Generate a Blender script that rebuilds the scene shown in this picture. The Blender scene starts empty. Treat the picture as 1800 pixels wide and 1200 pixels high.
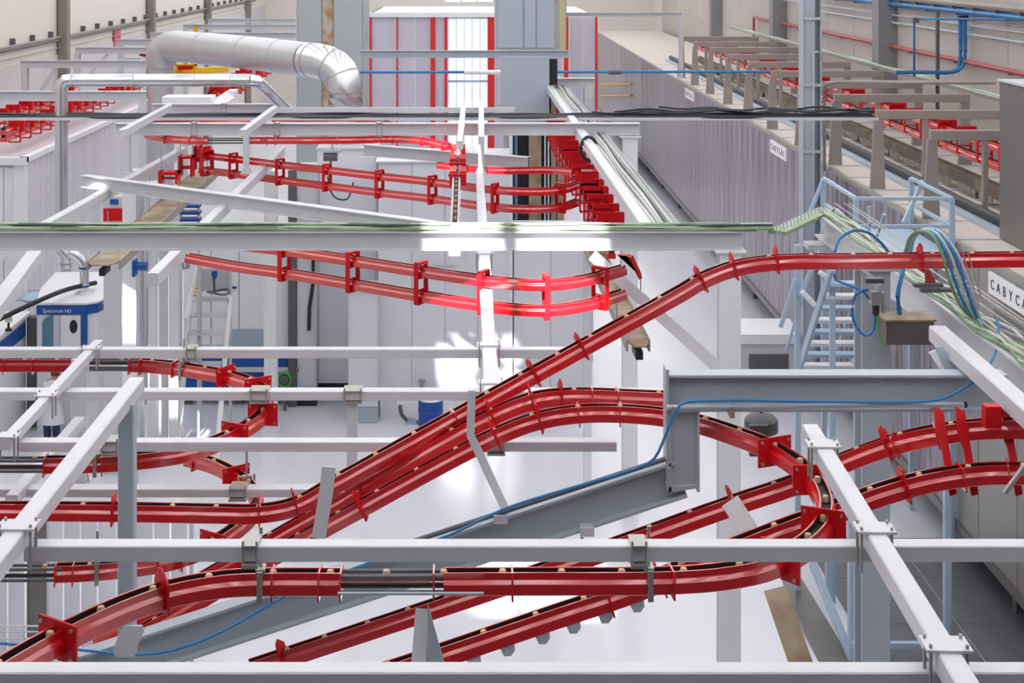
import bpy, bmesh, math, random
from mathutils import Vector, Matrix
random.seed(7)
S = bpy.context.scene
COL = S.collection
# ------------------------------------------------------------------ camera
CH, F, VX, VY = 12.0, 2500.0, 825.0, -75.0      # eye height, focal length in px, vanishing point of the hall axis
cd = bpy.data.cameras.new('camera'); cam = bpy.data.objects.new('camera', cd); COL.objects.link(cam)
cam.location = (0, 0, CH); cam.rotation_euler = (math.pi/2, 0, 0)
cd.sensor_width = 36; cd.lens = 36*F/1800
cd.shift_x = (900-VX)/1800; cd.shift_y = (VY-600)/1800
cd.clip_end = 400; S.camera = cam
S.view_settings.view_transform = 'Standard'; S.view_settings.look = 'None'
S.view_settings.gamma = 1; S.view_settings.use_curve_mapping = False
S.view_settings.exposure = 0.0
# ------------------------------------------------------------------ sky, sun, lamps
W = bpy.data.worlds.new('sky'); S.world = W; W.use_nodes = True
W.node_tree.nodes['Background'].inputs[0].default_value = (0.62, 0.75, 1.0, 1)
W.node_tree.nodes['Background'].inputs[1].default_value = 0.22
sd = bpy.data.lights.new('sun', 'SUN'); sun = bpy.data.objects.new('sun', sd); COL.objects.link(sun)
sd.energy = 42; sd.angle = 0.03; sd.color = (1, 0.97, 0.92)
SUNDIR = Vector((0.06, 0.72, -0.69)).normalized()
sun.rotation_euler = SUNDIR.to_track_quat('-Z', 'Y').to_euler(); sun.location = (0, -20, 40)
CEIL = 15.6
for i, x in enumerate([-15.2+1.6*k for k in range(19)]):      # unseen lamp strips added under the ceiling for light and track highlights
    ld = bpy.data.lights.new('light_row', 'AREA'); ld.shape = 'RECTANGLE'; ld.size = 0.3; ld.size_y = 112
    ld.energy = 730; ld.color = (1.0, 0.985, 0.98)
    lo = bpy.data.objects.new('light_row', ld); COL.objects.link(lo); lo.location = (x, 58, CEIL-0.5)
# ------------------------------------------------------------------ helpers
def P(px, py, d): return Vector(((px-VX)*d/F, d, CH-(py-VY)*d/F))
def PH(px, py, h): return P(px, py, F*h/(py-VY))
def PX(px, py, x): return P(px, py, F*x/(px-VX))
def D(py, h): return F*h/(py-VY)
def XX(px, d): return (px-VX)*d/F
def ZZ(py, d): return CH-(py-VY)*d/F
def proj(p): return (VX+F*p.x/p.y, VY+F*(CH-p.z)/p.y)
def lin(c):
    if isinstance(c, str): c = [int(c[i:i+2], 16)/255 for i in (0, 2, 4)]
    return tuple(x/12.92 if x <= .04045 else ((x+.055)/1.055)**2.4 for x in c)
MATS = {}
def mat(name, col, rough=.5, metal=0., noise=.06, scale=3., coat=0., rnd=0., emit=0., alpha=1., stretch=None, col2=None, fac=.5, bump=0., spec=.5):
    m = bpy.data.materials.new(name); m.use_nodes = True; nt = m.node_tree; N = nt.nodes; L = nt.links
    b = N['Principled BSDF']; c = lin(col)
    b.inputs['Roughness'].default_value = rough; b.inputs['Metallic'].default_value = metal
    b.inputs['Coat Weight'].default_value = coat; b.inputs['Coat Roughness'].default_value = .17; b.inputs['Coat IOR'].default_value = 1.5+.7*(coat > .45)
    b.inputs['Specular IOR Level'].default_value = spec
    tc = N.new('ShaderNodeTexCoord'); mp = N.new('ShaderNodeMapping'); L.new(tc.outputs['Object'], mp.inputs[0])
    if stretch: mp.inputs['Scale'].default_value = stretch
    nz = N.new('ShaderNodeTexNoise'); nz.inputs['Scale'].default_value = scale; nz.inputs['Detail'].default_value = 5
    L.new(mp.outputs[0], nz.inputs['Vector'])
    mx = N.new('ShaderNodeMix'); mx.data_type = 'RGBA'
    if col2 is None:
        mx.inputs[6].default_value = tuple(max(0, x*(1-noise)) for x in c)+(1,); mx.inputs[7].default_value = tuple(min(1, x*(1+noise)) for x in c)+(1,)
        L.new(nz.outputs[0], mx.inputs[0])
    else:
        mx.inputs[6].default_value = c+(1,); mx.inputs[7].default_value = lin(col2)+(1,)
        rp = N.new('ShaderNodeValToRGB'); rp.color_ramp.elements[0].position = fac-.08; rp.color_ramp.elements[1].position = fac+.12
        L.new(nz.outputs[0], rp.inputs[0]); L.new(rp.outputs[0], mx.inputs[0])
    out = mx.outputs[2]
    if rnd:
        oi = N.new('ShaderNodeObjectInfo'); hs = N.new('ShaderNodeHueSaturation'); mr = N.new('ShaderNodeMapRange')
        mr.inputs[3].default_value = 1-rnd; mr.inputs[4].default_value = 1+rnd
        L.new(oi.outputs['Random'], mr.inputs[0]); L.new(mr.outputs[0], hs.inputs['Value']); L.new(out, hs.inputs['Color']); out = hs.outputs[0]
    L.new(out, b.inputs['Base Color'])
    if bump:
        bp = N.new('ShaderNodeBump'); bp.inputs['Strength'].default_value = bump; L.new(nz.outputs[0], bp.inputs['Height']); L.new(bp.outputs[0], b.inputs['Normal'])
    if emit:
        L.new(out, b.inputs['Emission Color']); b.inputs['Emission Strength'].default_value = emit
    if alpha < 1: b.inputs['Alpha'].default_value = alpha
    MATS[name] = m; return m
class MB:
    def __init__(s): s.v = []; s.f = []; s.sharp = 32
    def add(s, vs, fs):
        n = len(s.v); s.v += [Vector(v) for v in vs]; s.f += [tuple(i+n for i in f) for f in fs]; return s
    def box(s, x0, x1, y0, y1, z0, z1):
        return s.add([(x, y, z) for z in (z0, z1) for y in (y0, y1) for x in (x0, x1)],
                     [(0, 2, 3, 1), (4, 5, 7, 6), (0, 1, 5, 4), (1, 3, 7, 5), (3, 2, 6, 7), (2, 0, 4, 6)])
    def sweep(s, prof, pts, up=(0, 0, 1), cap=True, closed=False):
        pts = [Vector(p) for p in pts]; up = Vector(up); n = len(prof); vs = []; fs = []
        for i, p in enumerate(pts):
            a = pts[max(i-1, 0)]; b = pts[min(i+1, len(pts)-1)]
            if closed: a = pts[i-1]; b = pts[(i+1) % len(pts)]
            t = (b-a).normalized(); sd = t.cross(up)
            if sd.length < 1e-4: sd = t.cross(Vector((0, 1, 0)))
            sd.normalize(); u = sd.cross(t)
            k = 1.0
            if 0 < i < len(pts)-1:
                c = (p-pts[i-1]).normalized().dot(t); k = 1/max(c, .5)
            for (q, r) in prof: vs.append(p+sd*q*k+u*r)
        m = len(pts)
        for i in range(m if closed else m-1):
            j = (i+1) % m
            for q in range(n):
                r = (q+1) % n; fs.append((i*n+q, i*n+r, j*n+r, j*n+q))
        if cap and not closed: fs += [tuple(range(n))[::-1], tuple((m-1)*n+q for q in range(n))]
        return s.add(vs, fs)
    def bar(s, a, b, w, h, up=(0, 0, 1), c=None):
        c = min(w, h)*.07 if c is None else c
        return s.sweep(rrect(w, h, c), [a, b], up)
    def tube(s, pts, r, n=10, closed=False):
        return s.sweep([(r*math.cos(2*math.pi*i/n), r*math.sin(2*math.pi*i/n)) for i in range(n)], pts, closed=closed, up=(.013, .021, 1))
    def cyl(s, a, b, r, n=12): return s.tube([a, b], r, n)
    def rings(s, base, prof, n=20, axis='Z'):
        vs = []; fs = []; base = Vector(base)
        for (r, z) in prof:
            for i in range(n):
                c, q = r*math.cos(2*math.pi*i/n), r*math.sin(2*math.pi*i/n)
                vs.append(base+(Vector((c, q, z)) if axis == 'Z' else Vector((c, z, q)) if axis == 'Y' else Vector((z, c, q))))
        for k in range(len(prof)-1):
            for i in range(n): j = (i+1) % n; fs.append((k*n+i, k*n+j, (k+1)*n+j, (k+1)*n+i))
        fs += [tuple(range(n))[::-1], tuple((len(prof)-1)*n+i for i in range(n))]
        return s.add(vs, fs)
    def prism(s, poly, ext):
        poly = [Vector(p) for p in poly]; ext = Vector(ext); n = len(poly)
        return s.add(poly+[p+ext for p in poly], [tuple(range(n))[::-1], tuple(range(n, 2*n))]+[(i, (i+1) % n, n+(i+1) % n, n+i) for i in range(n)])
    def mesh(s, name, off=Vector((0, 0, 0))):
        me = bpy.data.meshes.new(name); me.from_pydata([v-off for v in s.v], [], s.f)
        bm = bmesh.new(); bm.from_mesh(me); bmesh.ops.recalc_face_normals(bm, faces=bm.faces); bm.to_mesh(me); bm.free()
        me.shade_smooth(); me.set_sharp_from_angle(angle=math.radians(s.sharp)); return me
def rrect(w, h, c=.006):
    w /= 2; h /= 2
    return [(w, -h+c), (w, h-c), (w-c, h), (-w+c, h), (-w, h-c), (-w, -h+c), (-w+c, -h), (w-c, -h)]
def isec(w, h, tf=.016, tw=.012):
    w /= 2; h /= 2; t = tw/2
    return [(w, -h), (w, -h+tf), (t, -h+tf), (t, h-tf), (w, h-tf), (w, h), (-w, h), (-w, h-tf), (-t, h-tf), (-t, -h+tf), (-w, -h+tf), (-w, -h)]
ORG = {}
def thing(name, label, cat, loc, group=None, kind=None):
    o = bpy.data.objects.new(name, None); COL.objects.link(o); o.location = loc; o.empty_display_size = .2
    ORG[o] = Vector(loc); setp(o, label, cat, group, kind); return o
def setp(o, label=None, cat=None, group=None, kind=None):
    for k, v in (('label', label), ('category', cat), ('group', group), ('kind', kind)):
        if v: o[k] = v
def part(name, mb, m, parent, label=None, kind=None):
    o = bpy.data.objects.new(name, mb.mesh(name, ORG[parent])); COL.objects.link(o); o.parent = parent; ORG[o] = ORG[parent]
    o.data.materials.append(m); setp(o, label, None, None, kind); return o
def solo(name, mb, m, label=None, cat=None, group=None, kind=None, struct=False):
    xs = [v.x for v in mb.v]; ys = [v.y for v in mb.v]; zs = [v.z for v in mb.v]
    off = Vector(((min(xs)+max(xs))/2, (min(ys)+max(ys))/2, min(zs)))
    o = bpy.data.objects.new(name, mb.mesh(name, off)); COL.objects.link(o); o.location = off; ORG[o] = off
    o.data.materials.append(m); setp(o, label, cat, group, 'structure' if struct else kind); return o
def inst(name, me, m, parent, pos, rot=None):
    o = bpy.data.objects.new(name, me); COL.objects.link(o); o.parent = parent
    M = rot.to_4x4() if rot else Matrix.Identity(4); M.translation = Vector(pos)-ORG[parent]; o.matrix_local = M
    ORG[o] = ORG[parent]
    if not me.materials: me.materials.append(m)
    return o
def base_of(mb_list):
    vs = [v for mb in mb_list for v in mb.v]
    return Vector((sum(v.x for v in vs)/len(vs), sum(v.y for v in vs)/len(vs), min(v.z for v in vs)))
def smooth(pts, step=.06):
    pts = [Vector(p) for p in pts]
    q = [pts[0]*2-pts[1]]+pts+[pts[-1]*2-pts[-2]]; out = []
    for i in range(1, len(q)-2):
        p0, p1, p2, p3 = q[i-1:i+3]; n = max(2, int((p2-p1).length/step))
        t0 = 0; t1 = t0+max((p1-p0).length, 1e-3)**.5; t2 = t1+max((p2-p1).length, 1e-3)**.5; t3 = t2+max((p3-p2).length, 1e-3)**.5
        for k in range(n):
            t = t1+(t2-t1)*k/n
            a1 = p0*((t1-t)/(t1-t0))+p1*((t-t0)/(t1-t0)); a2 = p1*((t2-t)/(t2-t1))+p2*((t-t1)/(t2-t1)); a3 = p2*((t3-t)/(t3-t2))+p3*((t-t2)/(t3-t2))
            b1 = a1*((t2-t)/(t2-t0))+a2*((t-t0)/(t2-t0)); b2 = a2*((t3-t)/(t3-t1))+a3*((t-t1)/(t3-t1))
            out.append(b1*((t2-t)/(t2-t1))+b2*((t-t1)/(t2-t1)))
    out.append(pts[-1]); return out
def text_part(name, body, m, parent, origin, xdir, updir, size, depth=.004):
    cu = bpy.data.curves.new(name, 'FONT'); cu.body = body; cu.size = size; cu.extrude = depth
    to = bpy.data.objects.new(name, cu); COL.objects.link(to); dg = bpy.context.evaluated_depsgraph_get()
    me = bpy.data.meshes.new_from_object(to.evaluated_get(dg)); bpy.data.objects.remove(to); bpy.data.curves.remove(cu)
    me.name = name; x = Vector(xdir).normalized(); u = Vector(updir).normalized(); n = x.cross(u)
    rot = Matrix((x, u, n)).transposed(); me.materials.clear()
    return inst(name, me, m, parent, origin, rot)
# ------------------------------------------------------------------ materials
STEEL = mat('painted_steel', 'C8CAD0', .42, noise=.07, scale=2.5, coat=.15)
STEELB = mat('blue_grey_steel', 'A7B1BD', .42, noise=.06, scale=2)
GREY = mat('mid_grey_steel', 'AEB9C4', .45, noise=.08, scale=2)
DGREY = mat('dark_grey_steel', '5C5E62', .5, noise=.12)
BLACK = mat('black_rubber', '1C1D20', .5)
ZINC = mat('zinc_hardware', 'A9A8A2', .38, .55, noise=.1, scale=9)
RED = mat('red_enamel', 'CC0514', .5, noise=.05, scale=2, coat=1.0, spec=.1)
REDP = mat('red_plate_paint', 'C80A18', .5, noise=.06, scale=4, coat=.1, spec=.25)
REDD = mat('dull_red_plate', 'A93A33', .5, noise=.12, scale=5)
SLOT = mat('dark_slot', '2A1413', .55, noise=.3, scale=8)  # dark brown lining in the track slot
ROLL = mat('beige_roller', 'C9B08C', .5, noise=.12, scale=20)
GALV = mat('galvanised_duct', 'C3C5C8', .34, .45, noise=.06, scale=4)
ALU = mat('aluminium_duct', 'D6D9DD', .24, .85, noise=.05, scale=3)
WHITE = mat('white_panel', 'E6E8EC', .45, noise=.03)
LAV = mat('lavender_white_panel', 'CFCDD6', .5, noise=.05, rnd=.06)
CABIN = mat('pale_grey_sheet', 'DCDFE7', .45, noise=.03, scale=.8)
BLUE = mat('royal_blue_paint', '0B4C9E', .4, noise=.05)
LBLUE = mat('light_blue_stair_steel', 'A9BFD3', .45, noise=.06)
HOSE = mat('blue_air_hose', '2376B4', .4, noise=.1)
GCAB = mat('green_cable', '6E9468', .55, noise=.3, scale=6)
GCAB2 = mat('pale_cable', 'B9C6B2', .5, noise=.15, scale=6)
BCAB = mat('black_cable', '20242C', .45, noise=.2)
TAN = mat('tan_drip_tray', 'A3927A', .6, noise=.25, scale=3, col2='7C6C58', fac=.5)
STAIN = mat('stainless_panel', 'A29DA8', .3, .5, noise=.1, scale=1.0, rnd=.13, stretch=(1, 5, .3), col2='7F7782', fac=.5)
STAINW = mat('weathered_stainless', '7E7A78', .36, .5, noise=.16, scale=2.2, stretch=(1, 3, .6))
BROWNG = mat('brown_grey_profile', '9B938E', .5, .15, noise=.12)
FLOORM = mat('epoxy_floor', 'DADDE6', .22, noise=.05, scale=.25, coat=.2)
WALLM = mat('cream_wall', 'E4DED6', .7, noise=.04, scale=.4)
WALLR = mat('concrete_wall_panel', 'B9B3AE', .75, noise=.07, scale=.7, stretch=(1, .4, 1.5), rnd=.05)
CEILM = mat('ceiling_sheet', 'C9C9CB', .7)
COLM = mat('taupe_column', '8B8279', .6, noise=.08)
PINKR = mat('red_frame', 'D8262B', .45, noise=.08)
BOOTH = mat('booth_sheet', 'CBC8D6', .3, .2, noise=.08, scale=1.5, stretch=(5, 1, .3), rnd=.05)
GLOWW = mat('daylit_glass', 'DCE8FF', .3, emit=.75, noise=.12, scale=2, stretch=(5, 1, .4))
RUST = mat('rust_edged_sheet', 'A9ADAF', .5, .2, noise=.1, col2='8A6A40', fac=.68, scale=1.2)
YEL = mat('yellow_paint', 'E3B21C', .45)
GREEN = mat('green_hose', '4F9A4C', .5, noise=.1)
SKIN = mat('skin', 'C98F78', .5)
COAT = mat('white_coat', 'E9E9F2', .7, noise=.03)
JEANS = mat('dark_blue_trousers', '3D4668', .8, noise=.1)
HAIR = mat('brown_hair', '4A352A', .7, noise=.2, scale=30)
CURT = mat('plastic_curtain', 'DCDDE6', .3, noise=.05, rnd=.06)
PAPER = mat('white_sign', 'EDECEE', .5, noise=.02)
INK = mat('sign_ink', '2B2B30', .5)
GLASS = mat('tinted_window', '5E7F9A', .12, noise=.2, scale=2)
PRED = mat('faded_red_pipe', 'A94A50', .45, noise=.1)
# ------------------------------------------------------------------ hall shell
LW, RW, Y0, Y1 = -17.0, 15.2, -12.0, 118.0
solo('floor', MB().box(LW-.3, RW+.3, Y0, Y1, -.3, 0), FLOORM, struct=True)
wl = solo('wall_left', MB().box(LW-.3, LW, Y0, Y1, 0, CEIL), WALLM, struct=True)
wr = solo('wall_right', MB().box(RW, RW+.3, Y0, Y1, 0, CEIL), WALLM, struct=True)
wb = solo('wall_back', MB().box(LW, RW, Y1, Y1+.3, 0, CEIL), WALLM, struct=True)
DARKW = mat('added_dark_screen', '3B3D42', .7, noise=.06)  # unseen dark wall and deck, added to darken the foreground and track reflections
solo('shade_deck_1', MB().box(LW, RW, Y0, 2.8, 10.2, 10.4), DARKW, struct=True)
solo('wall_shade_screen', MB().box(LW, RW, 2.6, 2.8, 0, 10.2), DARKW, struct=True)
solo('wall_front', MB().box(LW, RW, Y0-.3, Y0, 0, CEIL), WALLM, struct=True)
for y in range(24, 112, 4):                                     # precast panels on the right wall
    for z0, z1 in ((6.0, 8.0), (8.03, 10.0), (10.03, 12.2)):
        part('concrete_panel', MB().box(RW-.05, RW, y+.02, y+3.98, z0+.015, z1-.015), WALLR, wr)
part('skirt_band', MB().box(LW, LW+.06, 20, Y1, 4.0, 8.0), mat('grey_white_band', 'CFCDCE', .6), wl)
# ceiling with roof-light openings (x0,x1,y0,y1)
def roof_hole(p, sx, sy):
    k = (CEIL-p.z)/-SUNDIR.z; c = p-SUNDIR*k; return (c.x-sx/2, c.x+sx/2, c.y-sy/2, c.y+sy/2)
HOLES = [roof_hole(P(815, 440, 18.9), .85, 2.6), roof_hole(P(990, 450, 18.9), 1.0, 2.8), roof_hole(P(842, 645, 37.0), 1.8, 1.15), roof_hole(P(233, 556, 31.5), .75, .95)]
xs = sorted({LW-.3, RW+.3}|{v for h in HOLES for v in h[:2]}); ys = sorted({Y0, Y1}|{v for h in HOLES for v in h[2:]})
cb = MB()
for a, b in zip(xs, xs[1:]):
    for c, d in zip(ys, ys[1:]):
        if not any(h[0]-1e-6 <= a and b <= h[1]+1e-6 and h[2]-1e-6 <= c and d <= h[3]+1e-6 for h in HOLES): cb.box(a, b, c, d, CEIL, CEIL+.15)
solo('ceiling', cb, CEILM, struct=True)
# hall columns
def hcol(x, y, w, dp, m, label, group=None):
    solo('hall_column', MB().box(x-w/2, x+w/2, y-dp/2, y+dp/2, 0, CEIL), m, label, 'column', group)
for px, lb in ((115, 'taupe steel column on the left wall nearest the camera'), (268, 'taupe steel column on the left wall above the large duct elbow'),
               (368, 'slim taupe column on the left wall, third from the left edge'), (438, 'farthest slim taupe column on the cream left wall')):
    hcol(LW+.25, F*(LW+.3)/(px-VX), .36, .5, COLM, lb)
for px, lb in ((1259, 'grey column far along the right wall behind the cable tray'), (1369, 'grey wall column left of the tall blue grey column'), (1557, 'broad dark grey column on the right wall behind the blue pipes')):
    hcol(RW-.35, F*(RW-.35)/(px-VX), .75, .8, mat('slate_column', '85868B', .6, noise=.1), lb)
# tall H column in front of the tunnel machine
dcol = 38.0; t = thing('hall_column', 'tall blue grey H-section column with clamps before the tunnel machine', 'column', (XX(1424, dcol), dcol, 0))
cx = XX(1424, dcol); mb = MB()
mb.box(cx-.25, cx-.21, dcol-.25, dcol+.25, 0, CEIL).box(cx+.21, cx+.25, dcol-.25, dcol+.25, 0, CEIL).box(cx-.21, cx+.21, dcol-.02, dcol+.02, 0, CEIL)
part('shaft', mb, STEELB, t)
part('cover_sheet', MB().box(cx-.2, cx+.07, dcol-.24, dcol-.2, 0, CEIL), STEELB, t)
for py in (32, 148, 264):
    z = ZZ(py, dcol); part('band_clamp', MB().box(cx-.28, cx+.28, dcol-.28, dcol-.24, z-.04, z+.04), GREY, t)
part('conduit', MB().tube([P(1430, 380, dcol-.3), P(1430, 92, dcol-.3), P(1439, 91, dcol-.3)], .025, 8), STEEL, t)
# ------------------------------------------------------------------ support steel
RODB = {}
def clamp(parent, x, y, z, w, dp, ht):
    """bolted clamp: plate on top of a beam of width w (x) by dp (y), two rods down its front, foot plate below"""
    part('clamp_plate', MB().box(x-w/2, x+w/2, y-.03, y+dp+.03, z, z+.014), ZINC, parent)
    for s in (-1, 1):
        part('clamp_rod', MB().cyl((x+s*w*.42, y-.02, z+.04), (x+s*w*.42, y-.02, z-ht-.03), .008, 8), ZINC, parent)
    part('clamp_foot', MB().box(x-w/2, x+w/2, y-.04, y+dp+.03, z-ht-.025, z-ht-.005), ZINC, parent)
def xbeam(px0, px1, py, h, w, ht, label, sec='box', clamps=(), m=STEEL, dd=None, cw=.17):
    d = dd or D(py, h); z = ZZ(py, d); a = Vector((XX(px0, d), d+w/2, z-ht/2)); b = Vector((XX(px1, d), d+w/2, z-ht/2))
    mb = MB()
    if sec == 'box': mb.bar(a, b, w, ht)
    else: mb.sweep(isec(w, ht, max(.012, ht*.07), .01), [a, b])
    if not clamps: return solo('steel_cross_beam', mb, m, label, 'beam'), d, z
    t = thing('steel_cross_beam', label, 'beam', ((a.x+b.x)/2, d+w/2, z-ht)); part('beam', mb, m, t)
    for c in clamps: clamp(t, XX(c, d), d, z, cw, w, ht)
    return t, d, z
def dbeam(p0, p1, h, w, ht, label, sec='box', m=STEEL, clamps=(), name='steel_long_beam', h2=None):
    a = PH(p0[0], p0[1], h); b = PH(p1[0], p1[1], h2 or h); dn = Vector((0, 0, ht/2)); mb = MB()
    if sec == 'box': mb.bar(a-dn, b-dn, w, ht)
    else: mb.sweep(isec(w, ht, max(.012, ht*.07), .01), [a-dn, b-dn])
    if not clamps: return solo(name, mb, m, label, 'beam')
    t = thing(name, label, 'beam', (a+b)/2-dn*2); part('beam', mb, m, t)
    dr = (b-a).normalized(); sd = dr.cross(Vector((0, 0, 1)))
    for q in clamps:                                           # plate across the top at image row q, four bolts, side rods
        k = min(max((F*h/(q-VY)-a.y)/(b.y-a.y), 0), 1); c = a+(b-a)*k
        part('clamp_plate', MB().bar(c-dr*.08+Vector((0, 0, .008)), c+dr*.08+Vector((0, 0, .008)), w+.11, .014), m, t)
        for s in (-1, 1):
            for e in (-1, 1):
                o = c+sd*s*(w/2+.03)+dr*e*.055
                part('clamp_bolt', MB().cyl(o+Vector((0, 0, .035)), o-Vector((0, 0, ht+.12)), .009, 8), ZINC, t)
    return t
xbeam(-800, 2700, 1182, 3.6, .117, .11, 'pale grey box beam along the bottom edge of the picture')
xbeam(42, 2700, 960, 3.6, .12, .098, 'long pale grey box beam just above the nearest red track', clamps=(440, 1123), cw=.1)
xbeam(-500, 620, 860, 5.2, .15, .08, 'short pale beam behind the level red track at left', clamps=(418,))
xbeam(32, 1084, 777, 4.6, .14, .092, 'pale box beam with a cut end behind the diagonal red tracks', clamps=(193, 872))
xbeam(-500, 1172, 688, 4.6, .15, .097, 'pale box beam passing above the blue drum', clamps=(455, 620), cw=.2)
xbeam(-500, 1035, 614, 4.6, .13, .107, 'pale box beam below the white lettered machine cabin', clamps=(336,), cw=.12)
_, d7, z7 = xbeam(-500, 1307, 407, 3.6, .2, .25, 'white I-beam carrying the green cable tray across the hall', 'I')
_, d9, z9 = xbeam(200, 1125, 217, 3.6, .2, .26, 'white I-beam crossing the hall in front of the dark cable tray', 'I', clamps=(341, 487, 667), cw=.14)
xbeam(265, 487, 183, 3.6, .2, .24, 'short white I-beam behind the dark cable tray at left', 'I', clamps=(394,), cw=.14)
xbeam(632, 1000, 89, 3.6, .2, .28, 'grey I-beam before the red framed booth', 'I', m=STEELB)
# goal-post frames
def frame(px0, px1, py, h, ht, w, posts, label, m=STEEL, foot=0., brace=(), dd=None):
    d = dd or D(py, h); z = ZZ(py, d); t = thing('steel_goalpost_frame', label, 'frame', (XX((px0+px1)/2, d), d, 0))
    part('top_beam', MB().sweep(isec(w, ht, .018, .012), [(XX(px0, d), d, z-ht/2), (XX(px1, d), d, z-ht/2)]), m, t)
    for q in posts:
        x = XX(q, d); part('post', MB().sweep(isec(w, w, .016, .012), [(x, d, z-ht), (x, d, foot)], up=(0, 1, 0)), m, t)
    for (q0, q1, dz) in brace:
        part('brace', MB().bar((XX(q0, d), d, z-ht), (XX(q1, d), d, z-ht-dz), .12, .12, up=(0, 1, 0)), m, t)
    return t
frame(886, 1046, 137, 3.6, .22, .26, (893, 1034), 'white goalpost frame over the receding red track')
frame(990, 1198, 22, 3.6, .2, .2, (1197,), 'thin white goalpost frame at the far end of the tunnel machine', dd=67.0, foot=6.34)
for k, (x0, x1, y, posts, br, lb) in enumerate(((36, 258, 106, (44,), ((98, 65, 1.0),), 'pale portal frame with slanted brace above the small duct'),
        (-40, 258, 160, (252,), (), 'pale roof beam low at the left edge beside the small duct'), (132, 262, 83, (136,), ((190, 155, .9),), 'pale portal frame ending at the red triangular plate'),
        (207, 300, 69, (212,), (), 'short pale beam right of the small red wall sign'), (264, 520, 57, (270,), (), 'pale far beam just above the large duct'),
        (322, 520, 43, (326,), (), 'far pale beam with a yellow marker plate'), (366, 520, 33, (370,), (), 'farthest pale beam of the left row'))):
    frame(x0, x1, y, 3.6, .26, .22, posts, lb, brace=br, foot=6.4 if k in (0, 2) else 0)
# columns down to the floor
def fcol(px, d, wpx, top_py, label, m=STEEL, cap=True):
    x = XX(px, d); w = wpx*d/F; z = ZZ(top_py, d); t = thing('steel_column', label, 'column', (x, d, 0))
    part('shaft', MB().sweep(isec(w, w, w*.09, w*.06), [(x, d+w/2, 0), (x, d+w/2, z)], up=(0, 1, 0)), m, t)
    part('base_plate', MB().box(x-w*.75, x+w*.75, d-w*.25, d+w*1.25, 0, .03), m, t)
    if cap: part('cap_plate', MB().box(x-w*.72, x+w*.72, d-w*.2, d+w*1.2, z-.03, z), m, t)
fcol(1284, d7, 37, 440, 'white column under the right end of the green cable tray beam', WHITE)
fcol(1108, d9, 26, 239, 'pale column under the right end of the far I-beam', WHITE)
fcol(1540, 15.0, 50, 470, 'grey column right of the stairs carrying the pneumatic unit', GREY)
fcol(475, 36.0, 22, 300, 'pale column beside the wheeled step ladder', WHITE)
fcol(1033, 30.0, 14, 300, 'slim pale column behind the glaring centre tracks')
fcol(305, 34.0, 16, 330, 'white column left of the wheeled step ladder', WHITE)
fcol(286, 34.6, 13, 330, 'white column beside the sunlit patch at left', WHITE)
fcol(227, 31.5, 24, 300, 'white column in the sunlit patch by the lettered cabin', WHITE)
fcol(267, 33.5, 14, 320, 'thin white column between two sunlit columns', WHITE)
# long beams
dbeam((173, 597), (8, 771), 4.46, .105, .105, 'pale box beam running to the left edge across three cross beams', clamps=(612, 694, 766))
dbeam((240, 663), (-60, 1040), 3.46, .125, .12, 'thick pale box beam slanting down to the left edge', clamps=(925,))
dbeam((1424, 745), (1740, 1262), 3.46, .12, .12, 'pale box beam slanting down at right, bolted over two cross beams', clamps=(782, 930, 1135))
dbeam((140, 732), (20, 870), 5.15, .12, .11, 'lower pale box beam under the crossing beams at left')
dbeam((1648, 572), (2150, 1010), 3.42, .16, .15, 'white box beam slanting down to the right edge over the grey beam')
RB = dbeam((1448, 372), (2200, 920), 3.6, .26, .34, 'deep white I-beam slanting right under the tangled cables', 'I')
dbeam((843, 303), (865, 700), 4.46, .165, .12, 'white box beam pointing straight away through the glare in the centre', clamps=(445, 606, 672))
dbeam((846, 178), (846, 240), 3.45, .12, .16, 'short white beam crossing the far I-beam at centre')
dbeam((815, 180), (808, 248), 3.45, .12, .16, 'short white beam beside the red lift track at centre')
dbeam((298, 183), (213, 228), 3.42, .13, .16, 'white beam slanting over the cable tray at far left')
dbeam((483, 186), (426, 228), 3.42, .13, .16, 'white beam slanting over the cable tray left of the large duct')
dbeam((322, 258), (-40, 455), 4.6, .17, .2, 'long white beam slanting down to the left edge under the hangers', 'box')
dbeam((495, 258), (268, 480), 4.6, .17, .2, 'long white beam slanting down over the red double track', 'box')
dbeam((60, 440), (-20, 545), 4.6, .22, .2, 'broad white beam at the left edge under the cable tray beam')
a = PH(148, 307, 4.4); b = PH(800, 394, 4.4)
solo('steel_cross_beam', MB().sweep(isec(.2, .24, .018, .012), [a-Vector((0, 0, .12)), b-Vector((0, 0, .12))]), STEEL, 'white I-beam lying askew over the long beams at left', 'beam')
a = P(640, 263, 33.5); b = P(928, 286, 31.5)
solo('steel_cross_beam', MB().sweep(isec(.2, .26, .018, .012), [a, b]), STEEL, 'white I-beam tilted behind the red lift track', 'beam')
# white beam above the receding red track
dbeam((934, 104), (1152, 415), 3.72, .18, .2, 'white beam receding along the red track right of centre')
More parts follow.
